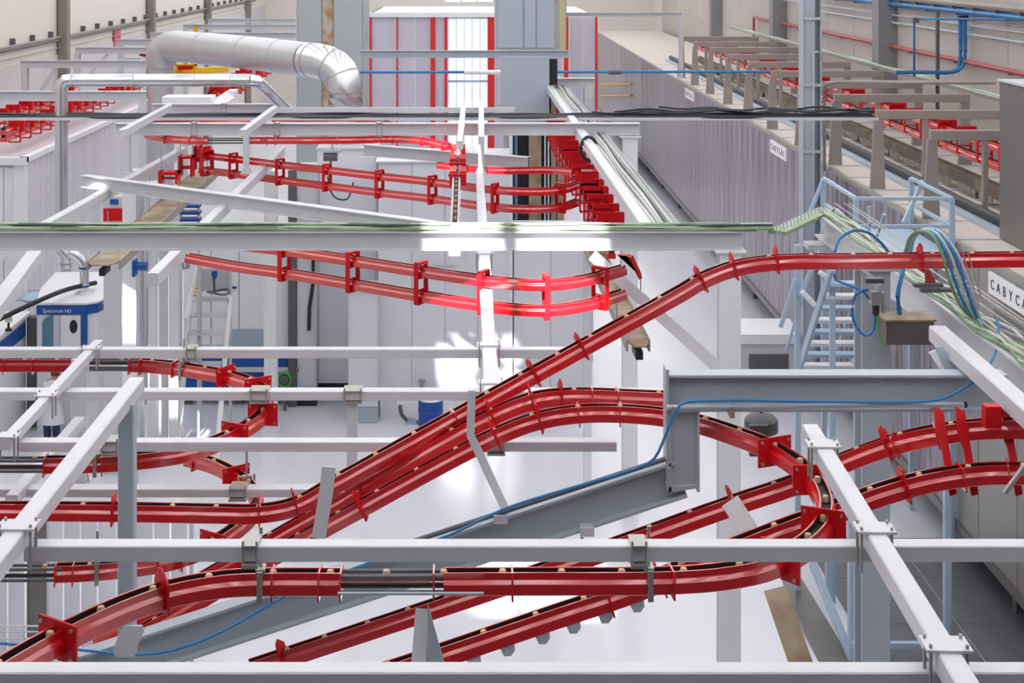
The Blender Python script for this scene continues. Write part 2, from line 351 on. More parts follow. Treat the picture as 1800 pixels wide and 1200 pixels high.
# hanger posts
def hanger(px, y0, y1, d, wpx, label, foot=1.8, m=STEEL):
    x = XX(px, d); w = wpx*d/F; t = thing('hanger_post', label, 'post', (x, d, ZZ(y1, d)))
    part('post', MB().bar((x, d, ZZ(y0, d)), (x, d, ZZ(y1, d)), w, w, up=(0, 1, 0)), m, t)
    part('foot_plate', MB().box(x-w*foot/2, x+w*foot/2, d-w*.8, d+w*.8, ZZ(y1, d), ZZ(y1, d)+.03), m, t)
    for s in (-1, 1):
        part('gusset', MB().prism([(x+s*w*.45, d-.01, ZZ(y1, d)+.03), (x+s*w*foot*.5, d-.01, ZZ(y1, d)+.03), (x+s*w*.45, d-.01, ZZ(y1, d)+.03+w*1.1)], (0, .02, 0)), m, t)
hanger(846, 240, 305, 30.6, 10, 'white hanger post below the far I-beam at centre')
hanger(222, 236, 304, 30.6, 14, 'white hanger post at the left end of the far I-beam')
hanger(433, 232, 305, 30.4, 10, 'white hanger post below the far I-beam above the red double track')
hanger(619, 706, 862, 15.15, 18, 'pale post clamped under the beam left of the blue drum', 1.5)
hanger(141, 629, 850, 16.7, 26, 'pale post behind the crossing beams at left', 1.3)
# near hanging column with shaped foot
d = 11.3; x = XX(224, d); t = thing('hanging_column', 'pale blue grey column hanging in front of the tracks at left', 'column', (x, d, ZZ(1155, d)))
part('shaft', MB().bar((x, d, ZZ(708, d)), (x, d, ZZ(1150, d)), .125, .125, up=(0, 1, 0)), STEELB, t)
pl = [P(203, 1155, d-.08), P(198, 1142, d-.08), P(212, 1108, d-.08), P(222, 1100, d-.08), P(250, 1100, d-.08), P(250, 1110, d-.08), P(232, 1155, d-.08)]
part('foot_bracket', MB().prism(pl, (0, .02, 0)), STEEL, t)
part('side_cheek', MB().prism([P(232, 1155, d-.08), P(252, 1105, d-.08), P(252, 1105, d+.1), P(232, 1155, d+.1)], (.012, 0, 0)), STEEL, t)
# bent grey beam
d = 12.3; t = thing('bent_grey_beam', 'deep grey I-beam that turns down and slopes away to the lower left', 'beam', P(1200, 860, d))
def gseg(pa, pb, up, hpx, w=.18):
    return MB().sweep(isec(w, hpx*d/F, .022, .014), [P(pa[0], pa[1], d), P(pb[0], pb[1], d)], up=up)
part('upper_run', gseg((1172, 686), (1765, 686), (0, 0, 1), 64), GREY, t)
part('drop_leg', gseg((1200, 716), (1200, 858), (1, 0, 0), 54), GREY, t)
part('sloping_run', gseg((1196, 836), (120, 1188), (0, 0, 1), 66), GREY, t)
part('leg_face', MB().prism([P(1176, 722, d-.06), P(1226, 722, d-.06), P(1226, 856, d-.06), P(1176, 866, d-.06)], (0, .012, 0)), GREY, t)
part('corner_plate', MB().prism([P(1171, 650, d-.095), P(1171, 862, d-.095), P(1176, 862, d-.095), P(1176, 650, d-.095)], (0, .19, 0)), STEELB, t)
part('toe_plate', MB().prism([P(1176, 866, d-.09), P(1226, 858, d-.09), P(1226, 852, d-.09), P(1176, 856, d-.09)], (0, .18, 0)), GREY, t)
for i, (px, py) in enumerate(((880, 912), (1032, 934))):
    c = P(px, py, d-.12); part('lug', MB().box(c.x-.06, c.x+.06, c.y-.02, c.y+.1, c.z-.035, c.z+.035), STEEL, t)
t = thing('conduit_pipe', 'grey conduit pipe strapped under the bent grey beam', 'pipe', P(1440, 713, d-.15))
part('pipe', MB().cyl(P(1172, 716, d-.16), P(1696, 711, d-.16), .023, 14), GREY, t)
for px in (1180, 1280, 1635): part('strap', MB().box(XX(px, d)-.02, XX(px, d)+.02, d-.2, d-.08, ZZ(722, d), ZZ(703, d)), ZINC, t)
part('end_plug', MB().cyl(P(1694, 711, d-.16), P(1699, 711, d-.16), .026, 14), BLACK, t)
# conduit lying on the sloping run with its blue hose
solo('conduit_pipe', MB().cyl(P(650, 976, d-.1), P(1170, 806, d-.1), .022, 12), DGREY, 'dark conduit along the top of the sloping grey beam', 'pipe')
# flat straps and gussets
def strap(pts, w, m, label, th=.02, name='flat_strap', up=(0, 1, 0)):
    return solo(name, MB().sweep(rrect(w, th, .002), [P(*p) for p in pts], up=up), m, label, 'strap')
strap([(829, 686, 12.4), (827, 765, 12.4), (845, 802, 12.4), (890, 898, 12.2)], .07, STEEL, 'white bent strap hanging from the clamp down to the sloping beam')
strap([(578, 820, 12.3), (574, 860, 12.3), (560, 945, 12.3)], .12, STEEL, 'white gusset plate standing across the diagonal red tracks')
strap([(1283, 880, 11.2), (1328, 950, 11.0)], .15, STEEL, 'wide pale strap between the two lower red tracks at right')
strap([(1362, 1035, 10.2), (1420, 1200, 9.6)], .16, TAN, 'tan steel strap below the near red track at right')
t = thing('strut_post', 'white square strut rising beside the red fin at bottom centre', 'post', P(740, 1180, 9.0))
part('post', MB().bar(P(744, 1070, 9.2), P(734, 1200, 9.0), .1, .1, up=(0, 1, 0)), STEEL, t)
part('cheek', MB().prism([P(752, 1062, 9.1), P(785, 1180, 9.0), P(752, 1180, 9.0)], (0, .02, 0)), STEELB, t)
# cable ladders and cables
def wav(px0, px1, py, d, amp, ph, n=26):
    return [P(px0+(px1-px0)*i/n, py+amp*math.sin(ph+i*1.1)+amp*.6*math.sin(ph*2+i*.43), d+.04*math.sin(i*.7+ph)) for i in range(n+1)]
t = thing('cable_ladder', 'cable ladder packed with green cables on the white I-beam', 'cable tray', (XX(600, d7), d7+.1, z7))
part('side_rail', MB().bar((XX(-80, d7), d7+.01, z7+.012), (XX(1330, d7), d7+.01, z7+.012), .012, .03), ZINC, t)
part('back_rail', MB().bar((XX(-80, d7), d7+.26, z7+.03), (XX(1330, d7), d7+.26, z7+.03), .012, .06), ZINC, t)
for i, c in enumerate((GCAB, GCAB, GCAB2, GCAB, BCAB, GCAB, GCAB2, GCAB)):
    mb = MB().tube([q+Vector((0, .03+.026*i, 0)) for q in wav(-80, 1362, 403.5-i*1.0+(2 if i % 2 else 0), d7, .5, i*1.9, 44)], .013, 7); part('cable', mb, c, t)
part('riser_ladder', MB().bar(P(1366, 409, d7+.1), P(1452, 369, 20.2), .25, .05), mat('green_grey_ladder', '8A9E82', .5, noise=.3, scale=8), t)
for i in range(15):
    k = i/14; c = P(1366+86*k, 407-40*k, d7+.0+1.4*k)
    part('rung', MB().bar(c+Vector((0, -.03, -.06)), c+Vector((-.02, -.03, .09)), .012, .012, up=(0, 1, 0)), GREY, t)
t = thing('cable_tray', 'steel tray of dark cables crossing the whole hall', 'cable tray', (0, 33.5, ZZ(210, 33.5)))
d = 33.5
part('tray', MB().sweep([(-.2, .12), (-.2, 0), (.2, 0), (.2, .07), (.19, .07), (.19, .01), (-.19, .01), (-.19, .12)], [P(-60, 210, d), P(1540, 210, d)]), STEEL, t)
for i in range(6):
    part('cable', MB().tube([q+Vector((0, -.15+.055*i, 0)) for q in wav(-60, 1535, 205.5-i*.6-(1.2 if i > 3 else 0), d, .4+.5*(i > 3), i*2.3, 40)], .028, 7), BCAB, t)
for i in range(4):
    part('loose_cable', MB().tube([q+Vector((0, .1*i-.1, 0)) for q in wav(1040+40*i, 1535, 196-i*1.2, d, 2.2, i*1.7, 22)], .025, 7), BCAB, t)
part('back_channel', MB().bar(P(487, 193, 34.2), P(905, 193, 34.2), .05, .12), STEEL, t)
# cable ladder on the right-hand deep beam
t = thing('cable_ladder', 'cable ladder of green and pale cables on the slanting deep white beam', 'cable tray', PH(1600, 490, 3.6))
for i in range(9):
    off = Vector((-.1+.032*i, 0, .02+.012*(i % 3))); pts = []
    for k in range(36):
        q = PH(1448+752*k/35, 372+548*k/35, 3.6); pts.append(q+off+Vector((.03*math.sin(k*1.3+i), 0, .022*math.sin(k*1.7+i*2))))
    part('cable', MB().tube(pts, .015, 6), (GCAB, GCAB2, ZINC, GCAB2, ZINC, GCAB2, GCAB, ZINC, STEEL)[i], t)
for s in (.1, .24, .3):
    part('side_wire', MB().tube([PH(1455, 372, 3.6)+Vector((s, 0, .12)), PH(2200, 916, 3.6)+Vector((s, 0, .12))], .008, 6), ZINC, t)
# hoses
def hose(pts, r, m, label, name='air_hose', st=.08):
    return solo(name, MB().tube(smooth([P(*p) for p in pts], st), r, 8), m, label, 'hose')
hose([(1752, 560, 13.6), (1757, 590, 13.4), (1740, 640, 12.8), (1715, 668, 12.1), (1665, 698, 12.05), (1630, 705, 12.1), (1450, 706, 12.1), (1260, 704, 12.1), (1195, 712, 12.0), (1172, 760, 12.0), (1150, 806, 12.0),
      (1120, 822, 12.1), (890, 893, 12.1), (790, 940, 12.1), (640, 992, 12.1), (500, 1048, 12.1), (400, 1105, 12.1), (320, 1138, 12.0), (250, 1150, 12.0), (120, 1140, 12.0), (-30, 1128, 12.0)], .012, HOSE, 'long blue air hose following the bent grey beam')
hose([(1468, 442, 14.4), (1475, 420, 14.5), (1500, 405, 14.6), (1525, 408, 14.7), (1550, 428, 14.8), (1562, 445, 14.9)], .016, HOSE, 'blue hose arching above the level red track')
hose([(1582, 556, 14.8), (1578, 520, 14.8), (1586, 480, 14.9), (1592, 440, 15.2)], .024, HOSE, 'pair of blue hoses dropping to the pneumatic box')
hose([(1466, 480, 14.5), (1470, 492, 14.5), (1495, 502, 14.4), (1520, 515, 14.3), (1537, 545, 14.3), (1536, 580, 14.3), (1522, 590, 14.3), (1505, 575, 14.3), (1498, 545, 14.3), (1503, 520, 14.3), (1515, 511, 14.3), (1535, 510, 14.4)], .014, HOSE, 'blue hose coiled in a loop beside the pneumatic unit')
for i, (dx, c, lb) in enumerate(((0, GCAB, 'green cable draped over the level red track'), (9, HOSE, 'left blue hose draped over the level red track'), (17, GCAB2, 'pale hose draped between the blue hoses'), (25, HOSE, 'right blue hose draped over the level red track'), (33, GREY, 'grey cable draped at the right of the hose bundle'))):
    hose([(1592+dx*.3, 441, 15.0), (1598+dx*.3, 420-i*.6, 14.6), (1618+dx*.4, 406-i, 14.0), (1640+dx*.5, 414-i, 13.7), (1656+dx*.8, 445, 13.6), (1668+dx, 490, 13.6), (1690+dx*.8, 540, 13.7), (1706+dx*.5, 556+i, 13.8), (1745+dx*.2, 590+i, 13.6)], .016, c, lb)
for i, dx in enumerate((0, 9)):
    solo('tie_wire', MB().tube([P(1692+dx, 443, 14.0), P(1720+dx, 535, 13.9)], .006, 6), ZINC, ('left', 'right')[i]+' thin wire hanging beside the hose bundle', 'wire')
# ------------------------------------------------------------------ red conveyor tracks
RW_, RH_ = .068, .068
RPROF = [(.036, .074), (.047, .074), (.047, .034), (.0495, .028), (.0665, .0105), (.07, .005), (.07, -.062), (.064, -.068), (-.064, -.068), (-.07, -.062), (-.07, .005), (-.0665, .0105), (-.0495, .028), (-.047, .034), (-.047, .074), (-.036, .074), (-.036, .02), (.036, .02)]
LINER = [(-.0355, .021), (.0355, .021), (.0355, .068), (.033, .068), (.033, .026), (-.033, .026), (-.033, .068), (-.0355, .068)]
def fr(t):
    t = t.normalized(); s = t.cross(Vector((0, 0, 1))).normalized(); return Matrix((s, t, s.cross(t))).transposed()
def mk(f): mb = MB(); f(mb); return mb.mesh('shared')
def ringshape(mb, w=.098, h0=-.095, h1=.085, th=.012):
    mb.prism([(-w, -th/2, h0), (w, -th/2, h0), (w, -th/2, h1*.5), (w*.75, -th/2, h1), (-w*.75, -th/2, h1), (-w, -th/2, h1*.5)], (0, th, 0))
RING = mk(lambda mb: ringshape(mb)); RING.name = 'ring'
FIN = mk(lambda mb: mb.prism([(-.1, -.007, -.1), (.1, -.007, -.1), (.1, -.007, .07), (.06, -.007, .16), (.0, -.007, .175), (-.1, -.007, .1)], (0, .014, 0))); FIN.name = 'fin'
PLATE = mk(lambda mb: mb.prism(rr3 if False else [(-.16, -.008, -.115), (.16, -.008, -.115), (.16, -.008, .12), (-.16, -.008, .12)], (0, .016, 0))); PLATE.name = 'plate'
BOLT = mk(lambda mb: mb.cyl((0, -.024, 0), (0, .024, 0), .013, 6)); BOLT.name = 'bolt'
ROLLER = mk(lambda mb: mb.rings((0, 0, .06), [(.006, .022), (.02, .017), (.026, .004), (.026, -.03)], 9)); ROLLER.name = 'roller'
def uyoke(mb, sep=.34, w=.115, t=.018, dp=.07):
    z0, z1 = -sep-.09, .12
    for s in (-1, 1): mb.box(s*w-t/2, s*w+t/2, -dp/2, dp/2, z0, z1)
    mb.box(-w, w, -dp/2, dp/2, z1-.02, z1+.02).box(-w, w, -dp/2, dp/2, z0-.015, z0+.015).box(-w, w, -.01, .01, -.1, -.075).box(-w, w, -.01, .01, -sep+.075, -sep+.1)
YOKE = mk(lambda mb: uyoke(mb)); YOKE.name = 'yoke'
def bigyoke(mb):
    uyoke(mb, .34, .17, .03, .1); mb.box(-.17, .17, -.05, -.03, .02, .22).box(.15, .3, -.05, .05, -.1, .22)
BIGY = mk(bigyoke); BIGY.name = 'big_yoke'
HOOK = mk(lambda mb: mb.prism([(.05, -.05, -.066), (.05, .06, -.066), (.05, .05, -.115), (.05, .01, -.145), (.05, -.04, -.13)], (.012, 0, 0))); HOOK.name = 'hook'
HANG = mk(lambda mb: (mb.cyl((0, 0, .07), (0, 0, .36), .012, 8), mb.box(-.05, .05, -.03, .03, .07, .1), mb.box(-.094, -.081, -.018, .018, -.1, .1), mb.box(.081, .094, -.018, .018, -.1, .1))); HANG.name = 'hanger'
def nearest(path, px, py=None):
    best = None
    for i in range(1, len(path)-1):
        x, y = proj(path[i]); e = abs(x-px)+(abs(y-py) if py is not None else 0)
        if best is None or e < best[0]: best = (e, i)
    i = best[1]; return path[i], fr(path[i+1]-path[i-1])
def track(label, pts, rings=(), fins=(), plates=(), hangers=(), hooks=(), roll=.36, m=RED, name='conveyor_track', gaps=(), scale=1.0):
    path = smooth(pts); c = path[len(path)//2]
    t = thing(name, label, 'conveyor track', (c.x, c.y, min(p.z for p in path)-.07))
    segs = []; cur = []
    for p in path:                                             # gaps: open expansion joints, shown as bare dark bars
        x, y = proj(p)
        if any(g[0] < x < g[1] and g[2] < y < g[3] for g in gaps):
            if len(cur) > 1: segs.append(cur)
            cur = []
        else: cur.append(p)
    if len(cur) > 1: segs.append(cur)
    pr = [(a*scale, b*scale) for a, b in RPROF]; lp = [(a*scale, b*scale) for a, b in LINER]
    for sg in segs:
        rm = MB().sweep(pr, sg); rm.sharp = 13; r = part('rail', rm, m, t); part('slot_liner', MB().sweep(lp, sg), SLOT, r)
    for g in gaps:
        inside = [p for p in path if g[0]-22 < proj(p)[0] < g[1]+22 and g[2] < proj(p)[1] < g[3]]
        for q, r in ((-.045, .05), (-.045, 0), (-.045, -.05), (.045, .05), (.045, -.05)):
            part('joint_bar', MB().sweep([(q+a, r+b) for a, b in rrect(.022, .026)], inside), DGREY if r else SLOT, t)
    for lst, me, mm, nm in ((rings, RING, RED, 'ring_flange'), (fins, FIN, REDP, 'fin_flange'), (plates, PLATE, REDP, 'flange_plate'), (hangers, HANG, ZINC, 'hanger')):
        for q in lst:
            p, R = nearest(path, *(q if isinstance(q, tuple) else (q,))); o = inst(nm, me, mm, t, p, R)
            if nm == 'flange_plate':
                for bx in (-.13, .13):
                    for bz in (-.085, .09): inst('bolt', BOLT, ZINC, o, p, None).matrix_local = Matrix.Translation((bx, 0, bz))
    for q in hooks:
        p, R = nearest(path, *q); inst('carrier_hook', HOOK, GREY, t, p, R)
    if roll:
        acc = 0
        for i in range(1, len(path)-1):
            acc += (path[i]-path[i-1]).length
            if acc > roll:
                acc = 0; x, y = proj(path[i])
                if -10 < x < 1810 and -5 < y < 1200: inst('roller', ROLLER, ROLL, t, path[i], fr(path[i+1]-path[i-1]))
    return t, path
def H(lst, h): return [PH(x, y, h) for x, y in lst]
def dbl(label, pts, sep=.34, yokes=(), every=0, big=(), yk=YOKE, m=RED, sc=1., name='conveyor_double_track'):
    path = smooth(pts, .2); low = [p-Vector((0, 0, sep)) for p in path]; c = path[len(path)//2]
    t = thing(name, label, 'conveyor track', (c.x, c.y, min(p.z for p in low)-.1))
    pr = [(a*sc, b*sc) for a, b in RPROF]
    for nm, q in (('upper_rail', path), ('lower_rail', low)):
        rm = MB().sweep(pr, q); rm.sharp = 13; r = part(nm, rm, m, t); part('slot_liner', MB().sweep([(a*sc, b*sc) for a, b in LINER], q), SLOT, r)
    for q in yokes:
        p, R = nearest(path, *(q if isinstance(q, tuple) else (q,))); inst('yoke', yk, REDP, t, p, R)
    for q in big:
        p, R = nearest(path, *(q if isinstance(q, tuple) else (q,))); inst('yoke_block', BIGY, REDP, t, p, R)
    if every:
        acc = 0
        for i in range(1, len(path)-1):
            acc += (path[i]-path[i-1]).length
            if acc > every: acc = 0; inst('yoke', yk, REDP, t, path[i], fr(path[i+1]-path[i-1]))
    return t, path
# upper climbing track
track('red track that runs level, climbs right and levels out at right', [P(-600, 892, 12.8), P(-60, 897, 12.8), P(200, 899, 12.8), P(380, 902, 12.8), P(455, 902, 12.8), P(520, 889, 12.9), P(600, 845, 13.0), P(850, 707, 13.4), P(1013, 617, 13.7), P(1200, 513, 14.0), P(1232, 494, 14.05), P(1290, 472, 14.1), P(1365, 461, 14.1), P(1500, 459, 14.1), P(1850, 455, 14.1), P(2300, 451, 14.1)],
      rings=(1365, 795), fins=(205, 450, 515, 935, 1018, 1232, 1292, 1368, 1615))
track('middle red track of the three climbing diagonally side by side', [P(170, 1128, 13.4), P(300, 1052, 13.3), P(480, 949, 13.2), P(600, 881, 13.2), P(853, 738, 13.2), P(935, 705, 13.2), P(1000, 697, 13.25), P(1170, 702, 13.3), P(1400, 705, 13.3), P(1660, 708, 13.3)],
      rings=(1040, 1090), fins=(640, 865, 990, 935))
h3 = 4.1
t3, p3 = track('nearest red track, climbing, turning back at right and sweeping along the foreground',
      [P(150, 1170, 13.0), P(300, 1085, 13.0), P(480, 978, 12.95), P(600, 912, 12.9), P(880, 763, 12.85), P(950, 738, 12.82)]+H([(1017, 727), (1090, 726), (1170, 733), (1240, 748), (1300, 768), (1345, 785), (1392, 812), (1424, 838), (1446, 872), (1452, 905), (1437, 940), (1398, 972), (1340, 998), (1270, 1012), (1180, 1019), (900, 1021), (620, 1022), (480, 1022), (400, 1025), (300, 1042), (210, 1073), (130, 1110), (60, 1147), (-20, 1195), (-150, 1280)], h3),
      rings=((1017, 727), (1090, 726), (480, 1022), (556, 1022), (606, 1022), (771, 1021), (905, 1021), (1182, 1019)), fins=((640, 890), (875, 765), (945, 740), (292, 1044)),
      plates=((1362, 793), (1428, 846), (1446, 925), (1370, 990), (100, 1125)), hangers=((452, 1023), (1137, 1020)), gaps=((612, 770, 1000, 1045),))
for k, (pz_, x0_, x1_) in enumerate(((1032, 596, 850), (1008, 600, 862))):
    part('joint_rod', MB().cyl(PH(x0_, pz_, h3)-Vector((0, .09, 0)), PH(x1_, pz_, h3)-Vector((0, .09, 0)), .011, 8), GREY if not k else REDD, t3)
track('lower red track climbing from bottom centre, the farther of two', [P(440, 1176, 12.6), P(470, 1166, 12.6), P(700, 1090, 12.4), P(1000, 990, 12.2), P(1290, 887, 11.95), P(1400, 850, 11.85), P(1500, 806, 11.7), P(1600, 773, 11.5), P(1690, 757, 11.4), P(1760, 752, 11.3), P(1850, 755, 11.2), P(2350, 770, 11.2)],
      fins=(496, 1290, 1040, 1565), rings=(1580, 1650, 1690))
track('lower red track climbing from bottom centre, the nearer with grey hooks', [P(600, 1208, 10.6), P(700, 1177, 10.6), P(800, 1143, 10.6), P(1000, 1075, 10.65), P(1100, 1042, 10.7), P(1350, 942, 10.8), P(1480, 894, 10.9), P(1533, 873, 10.95), P(1633, 845, 11), P(1733, 832, 11), P(1850, 833, 10.9), P(2350, 850, 10.9)],
      fins=(770, 1068, 1160, 1590), rings=(1685, 1770), hooks=[(x, 1178-(x-700)*.345) for x in (830, 886, 940, 995, 1050, 1106)])
# frames tying the two right-hand tracks
t = thing('track_bridge_frame', 'red bridging frame over the twin tracks at the right edge', 'frame', P(1690, 850, 11.2))
for px in (1652, 1690, 1768):
    part('cheek_plate', MB().prism([P(px-10, 715, 11.35), P(px+6, 722, 11.35), P(px+14, 775, 11.3), P(px+30, 868, 11.0), P(px+18, 872, 11.0), P(px+4, 790, 11.2), P(px-6, 765, 11.3)], (0, .02, 0)), REDP, t)
part('cross_plate', MB().box(XX(1725, 11.2), XX(1752, 11.2), 11.1, 11.2, ZZ(745, 11.2), ZZ(708, 11.2)), REDP, t)
part('tie_rod', MB().cyl(P(1766, 866, 10.5), P(1815, 800, 10.5), .02, 10), ZINC, t)
# left loops
track('red track loop at the left edge below the white cabin', H([(-600, 641), (-60, 641), (100, 641), (230, 641), (300, 646), (360, 655), (410, 665), (445, 677), (466, 693), (470, 712), (456, 735), (425, 757), (385, 777), (340, 793), (280, 805), (180, 814), (100, 816), (-60, 816), (-600, 816)], 4.85),
      rings=((12, 641), (62, 641), (230, 641), (252, 642), (304, 647), (180, 814), (84, 816)), plates=((398, 662), (452, 681), (461, 728), (413, 763)), hangers=((326, 650), (172, 815)), gaps=((155, 224, 630, 652), (-60, 74, 800, 830)))
track('lower red track branch curving back under the level track at left', H([(330, 806), (370, 816), (405, 832), (437, 855), (452, 880), (440, 907), (405, 938), (365, 962), (300, 985), (220, 998), (130, 1005), (-60, 1007), (-600, 1007)], 5.6),
      rings=((348, 810), (308, 984), (268, 990), (134, 1005), (103, 1005)), plates=((416, 838), (372, 958)), hangers=((170, 1003), (432, 850)), gaps=((-60, 98, 990, 1020),))
# centre double decks
dbl('red double-deck track crossing behind the green cable tray beam', H([(352, 273), (400, 278), (480, 288), (600, 302), (667, 310), (760, 320), (833, 330), (870, 334), (930, 337), (985, 334), (1015, 325)], 4.55), yokes=(415, 497, 575, 672, 765, 868, 990), big=(362,))
dbl('red double-deck track swinging through the glare at centre', H([(330, 415), (420, 430), (500, 440), (620, 458), (740, 477), (850, 493), (905, 499), (960, 501), (1010, 496), (1055, 486), (1095, 474)], 4.36), yokes=(490, 620, 745, 862, 958, 1050))
track('red track in front of the far I-beam turning down at the lift', H([(258, 236), (275, 241), (300, 245), (340, 247), (440, 247), (550, 247), (640, 246), (690, 245), (743, 248), (790, 258)], 3.95), rings=(293, 337, 355, 472, 485, 590, 690, 743, 783), roll=0, gaps=((370, 430, 230, 260),))
track('short red track behind the far I-beam, bending right', H([(478, 209), (560, 208), (620, 208), (655, 212), (690, 221)], 3.9), rings=(512, 524, 632), roll=0)
track('thin red track glimpsed above the far I-beam at left', H([(262, 219), (330, 216), (440, 214)], 3.95), roll=0)
track('red track behind the lift track right of centre', H([(770, 290), (820, 296), (880, 300), (960, 299), (1020, 303)], 4.6), roll=0)
# lift track pointing at the viewer
t, pth = track('pale vertical-looking lift track with red upper blocks at centre', H([(805, 262), (803, 300), (801, 360), (799, 410), (799, 440)], 4.2), roll=.5, m=STEEL, scale=1.15)
for py in (262, 280, 302): p = PH(805, py, 4.12); part('red_block', MB().box(p.x-.16, p.x-.03, p.y-.35, p.y+.35, p.z-.22, p.z+.06).box(p.x+.03, p.x+.16, p.y-.35, p.y+.35, p.z-.22, p.z+.06), REDP, t)
for py in (290, 310): p = PH(804, py, 4.1); part('cross_plate', MB().box(p.x-.17, p.x+.17, p.y-.03, p.y+.03, p.z, p.z+.05), REDP, t)
# receding track under the white beam
dbl('red double-deck track receding under the white beam right of centre', H([(1075, 412), (1062, 385), (1030, 325), (1008, 285), (984, 240), (962, 195), (940, 150)], 4.62), every=.85, yk=BIGY)
# red finned end and track end near the right-hand drip tray
solo('track_end_plate', MB().prism([P(1085, 448, 19.0), P(1102, 450, 19.0), P(1124, 492, 19.0), P(1122, 482, 19.0), P(1108, 452, 19.0)], (.05, .12, 0)), REDP, 'red triangular plate at the right end of the centre track', 'plate')
# drip trays
def drip(p0, p1, h, w, label, tip=True):
    a = PH(*p0, h); b = PH(*p1, h); t = thing('drip_tray', label, 'tray', (a+b)/2-Vector((0, 0, .12)))
    part('pan', MB().sweep([(-w/2, 0), (w/2, 0), (w/2, .02), (-w/2, .02)], [a, b]), TAN, t)
    for s in (-1, 1): part('side_lip', MB().sweep([(s*w/2-.012, -.12), (s*w/2+.012, -.12), (s*w/2+.012, .04), (s*w/2-.012, .04)], [a, b]), BROWNG, t)
    dr = (b-a).normalized(); sd = dr.cross(Vector((0, 0, 1))); b2 = b+dr*.25
    part('nose', MB().prism([b+sd*w/2, b-sd*w/2, b2-sd*w*.25, b2+sd*w*.25], (0, 0, .02)), TAN, t)
    part('bracket', MB().bar(b+dr*.12-Vector((0, 0, .14)), b-dr*.3-Vector((0, 0, .14)), .1, .12), BLACK, t)
    for k in (.15, .5, .85):
        for e in (-1, 1): c = a+(b-a)*k+sd*e*(w/2+.02); part('hanger_rod', MB().cyl(c, c+Vector((0, 0, .62)), .01, 6), ZINC, t)
    return t
drip((362, 302), (182, 462), 5.25, .55, 'tan drip tray slanting under the red track at left')
drip((1036, 420), (1122, 602), 5.2, .3, 'tan drip tray ending behind the climbing red track')
# ------------------------------------------------------------------ tunnel machine on the right
MX, MZ0, MZ1 = 9.7, .65, 6.32
t = thing('tunnel_machine', 'long stainless tunnel machine with ribbed side panels along the right', 'machine', (12.2, 60, 0))
part('core', MB().box(MX+.06, 14.6, 17, 110, MZ0, MZ1-.04), DGREY, t)
part('plinth', MB().box(MX+1.4, 14.4, 17, 110, 0, MZ0), BLACK, t)  # black block painting the shade in the gap under the machine
part('roof_deck', MB().box(MX-.02, 14.7, 17, 110, MZ1-.04, MZ1), mat('beige_roof_sheet', 'CFC5BF', .55, noise=.06), t)
part('sill_rail', MB().box(MX-.04, MX+.12, 17, 110, MZ0-.02, MZ0+.16), STAINW, t)
part('eaves_rail', MB().box(MX-.03, MX+.1, 17, 110, MZ1-.07, MZ1+.03), ZINC, t)
pan = MB().prism([(0, 0, 0), (-.012, .04, 0), (-.012, .44, 0), (0, .48, 0), (0, .5, 0), (-.012, .54, 0), (-.012, .94, 0), (0, .98, 0), (.03, .98, 0), (.03, 0, 0)], (0, 0, MZ1-MZ0-.25)).mesh('side_panel')
for i in range(11, 62): inst('side_panel', pan, STAIN, t, (MX+.02, 18+i, MZ0+.17))
for i in range(6): part('plain_panel', MB().box(MX, MX+.05, 17.6+i*1.9, 19.47+i*1.9, MZ0+.17, MZ1-.08), mat('plain_stainless', '9C9894', .38, .4, noise=.12, scale=1.5, rnd=.06), t)
part('side_panel_far', MB().box(MX, MX+.05, 80, 110, MZ0, MZ1), STAIN, t)
for i in range(28): part('roof_seam', MB().box(MX, 14.6, 20.5+i*2.02, 20.56+i*2.02, MZ1, MZ1+.02), GREY, t)
for i in range(11): part('leg', MB().box(MX+.3, MX+.5, 20+i*6, 20.2+i*6, 0, MZ0), DGREY, t)
for y, lb in ((24.2, 'nearest white lettered sign on the tunnel machine, cut by the right edge'), (43.4, 'white lettered sign on the tunnel machine left of the tall column'), (61.4, 'farthest small white sign on the tunnel machine')):
    g = thing('lettered_sign', lb, 'sign', (MX-.05, y+1.1, MZ1-.55))
    part('board', MB().box(MX-.05, MX+.02, y, y+2.25, MZ1-.55, MZ1-.15), PAPER, g)
    for k, ch in enumerate('CABYCAL'): text_part('letter', ch, INK, g, (MX-.055, y+2.12-k*.3, MZ1-.44), (0, -1, 0), (0, 0, 1), .26, .003)
t = thing('side_hatch', 'grey hatch flap hanging under the nearest lettered sign', 'hatch', (MX-.1, 24.4, MZ1-1.1))
part('flap', MB().box(MX-.12, MX-.06, 21, 26, MZ1-1.05, MZ1-.68), STAINW, t)
part('hinge_rail', MB().box(MX-.14, MX-.05, 21, 26, MZ1-.7, MZ1-.64), ZINC, t)
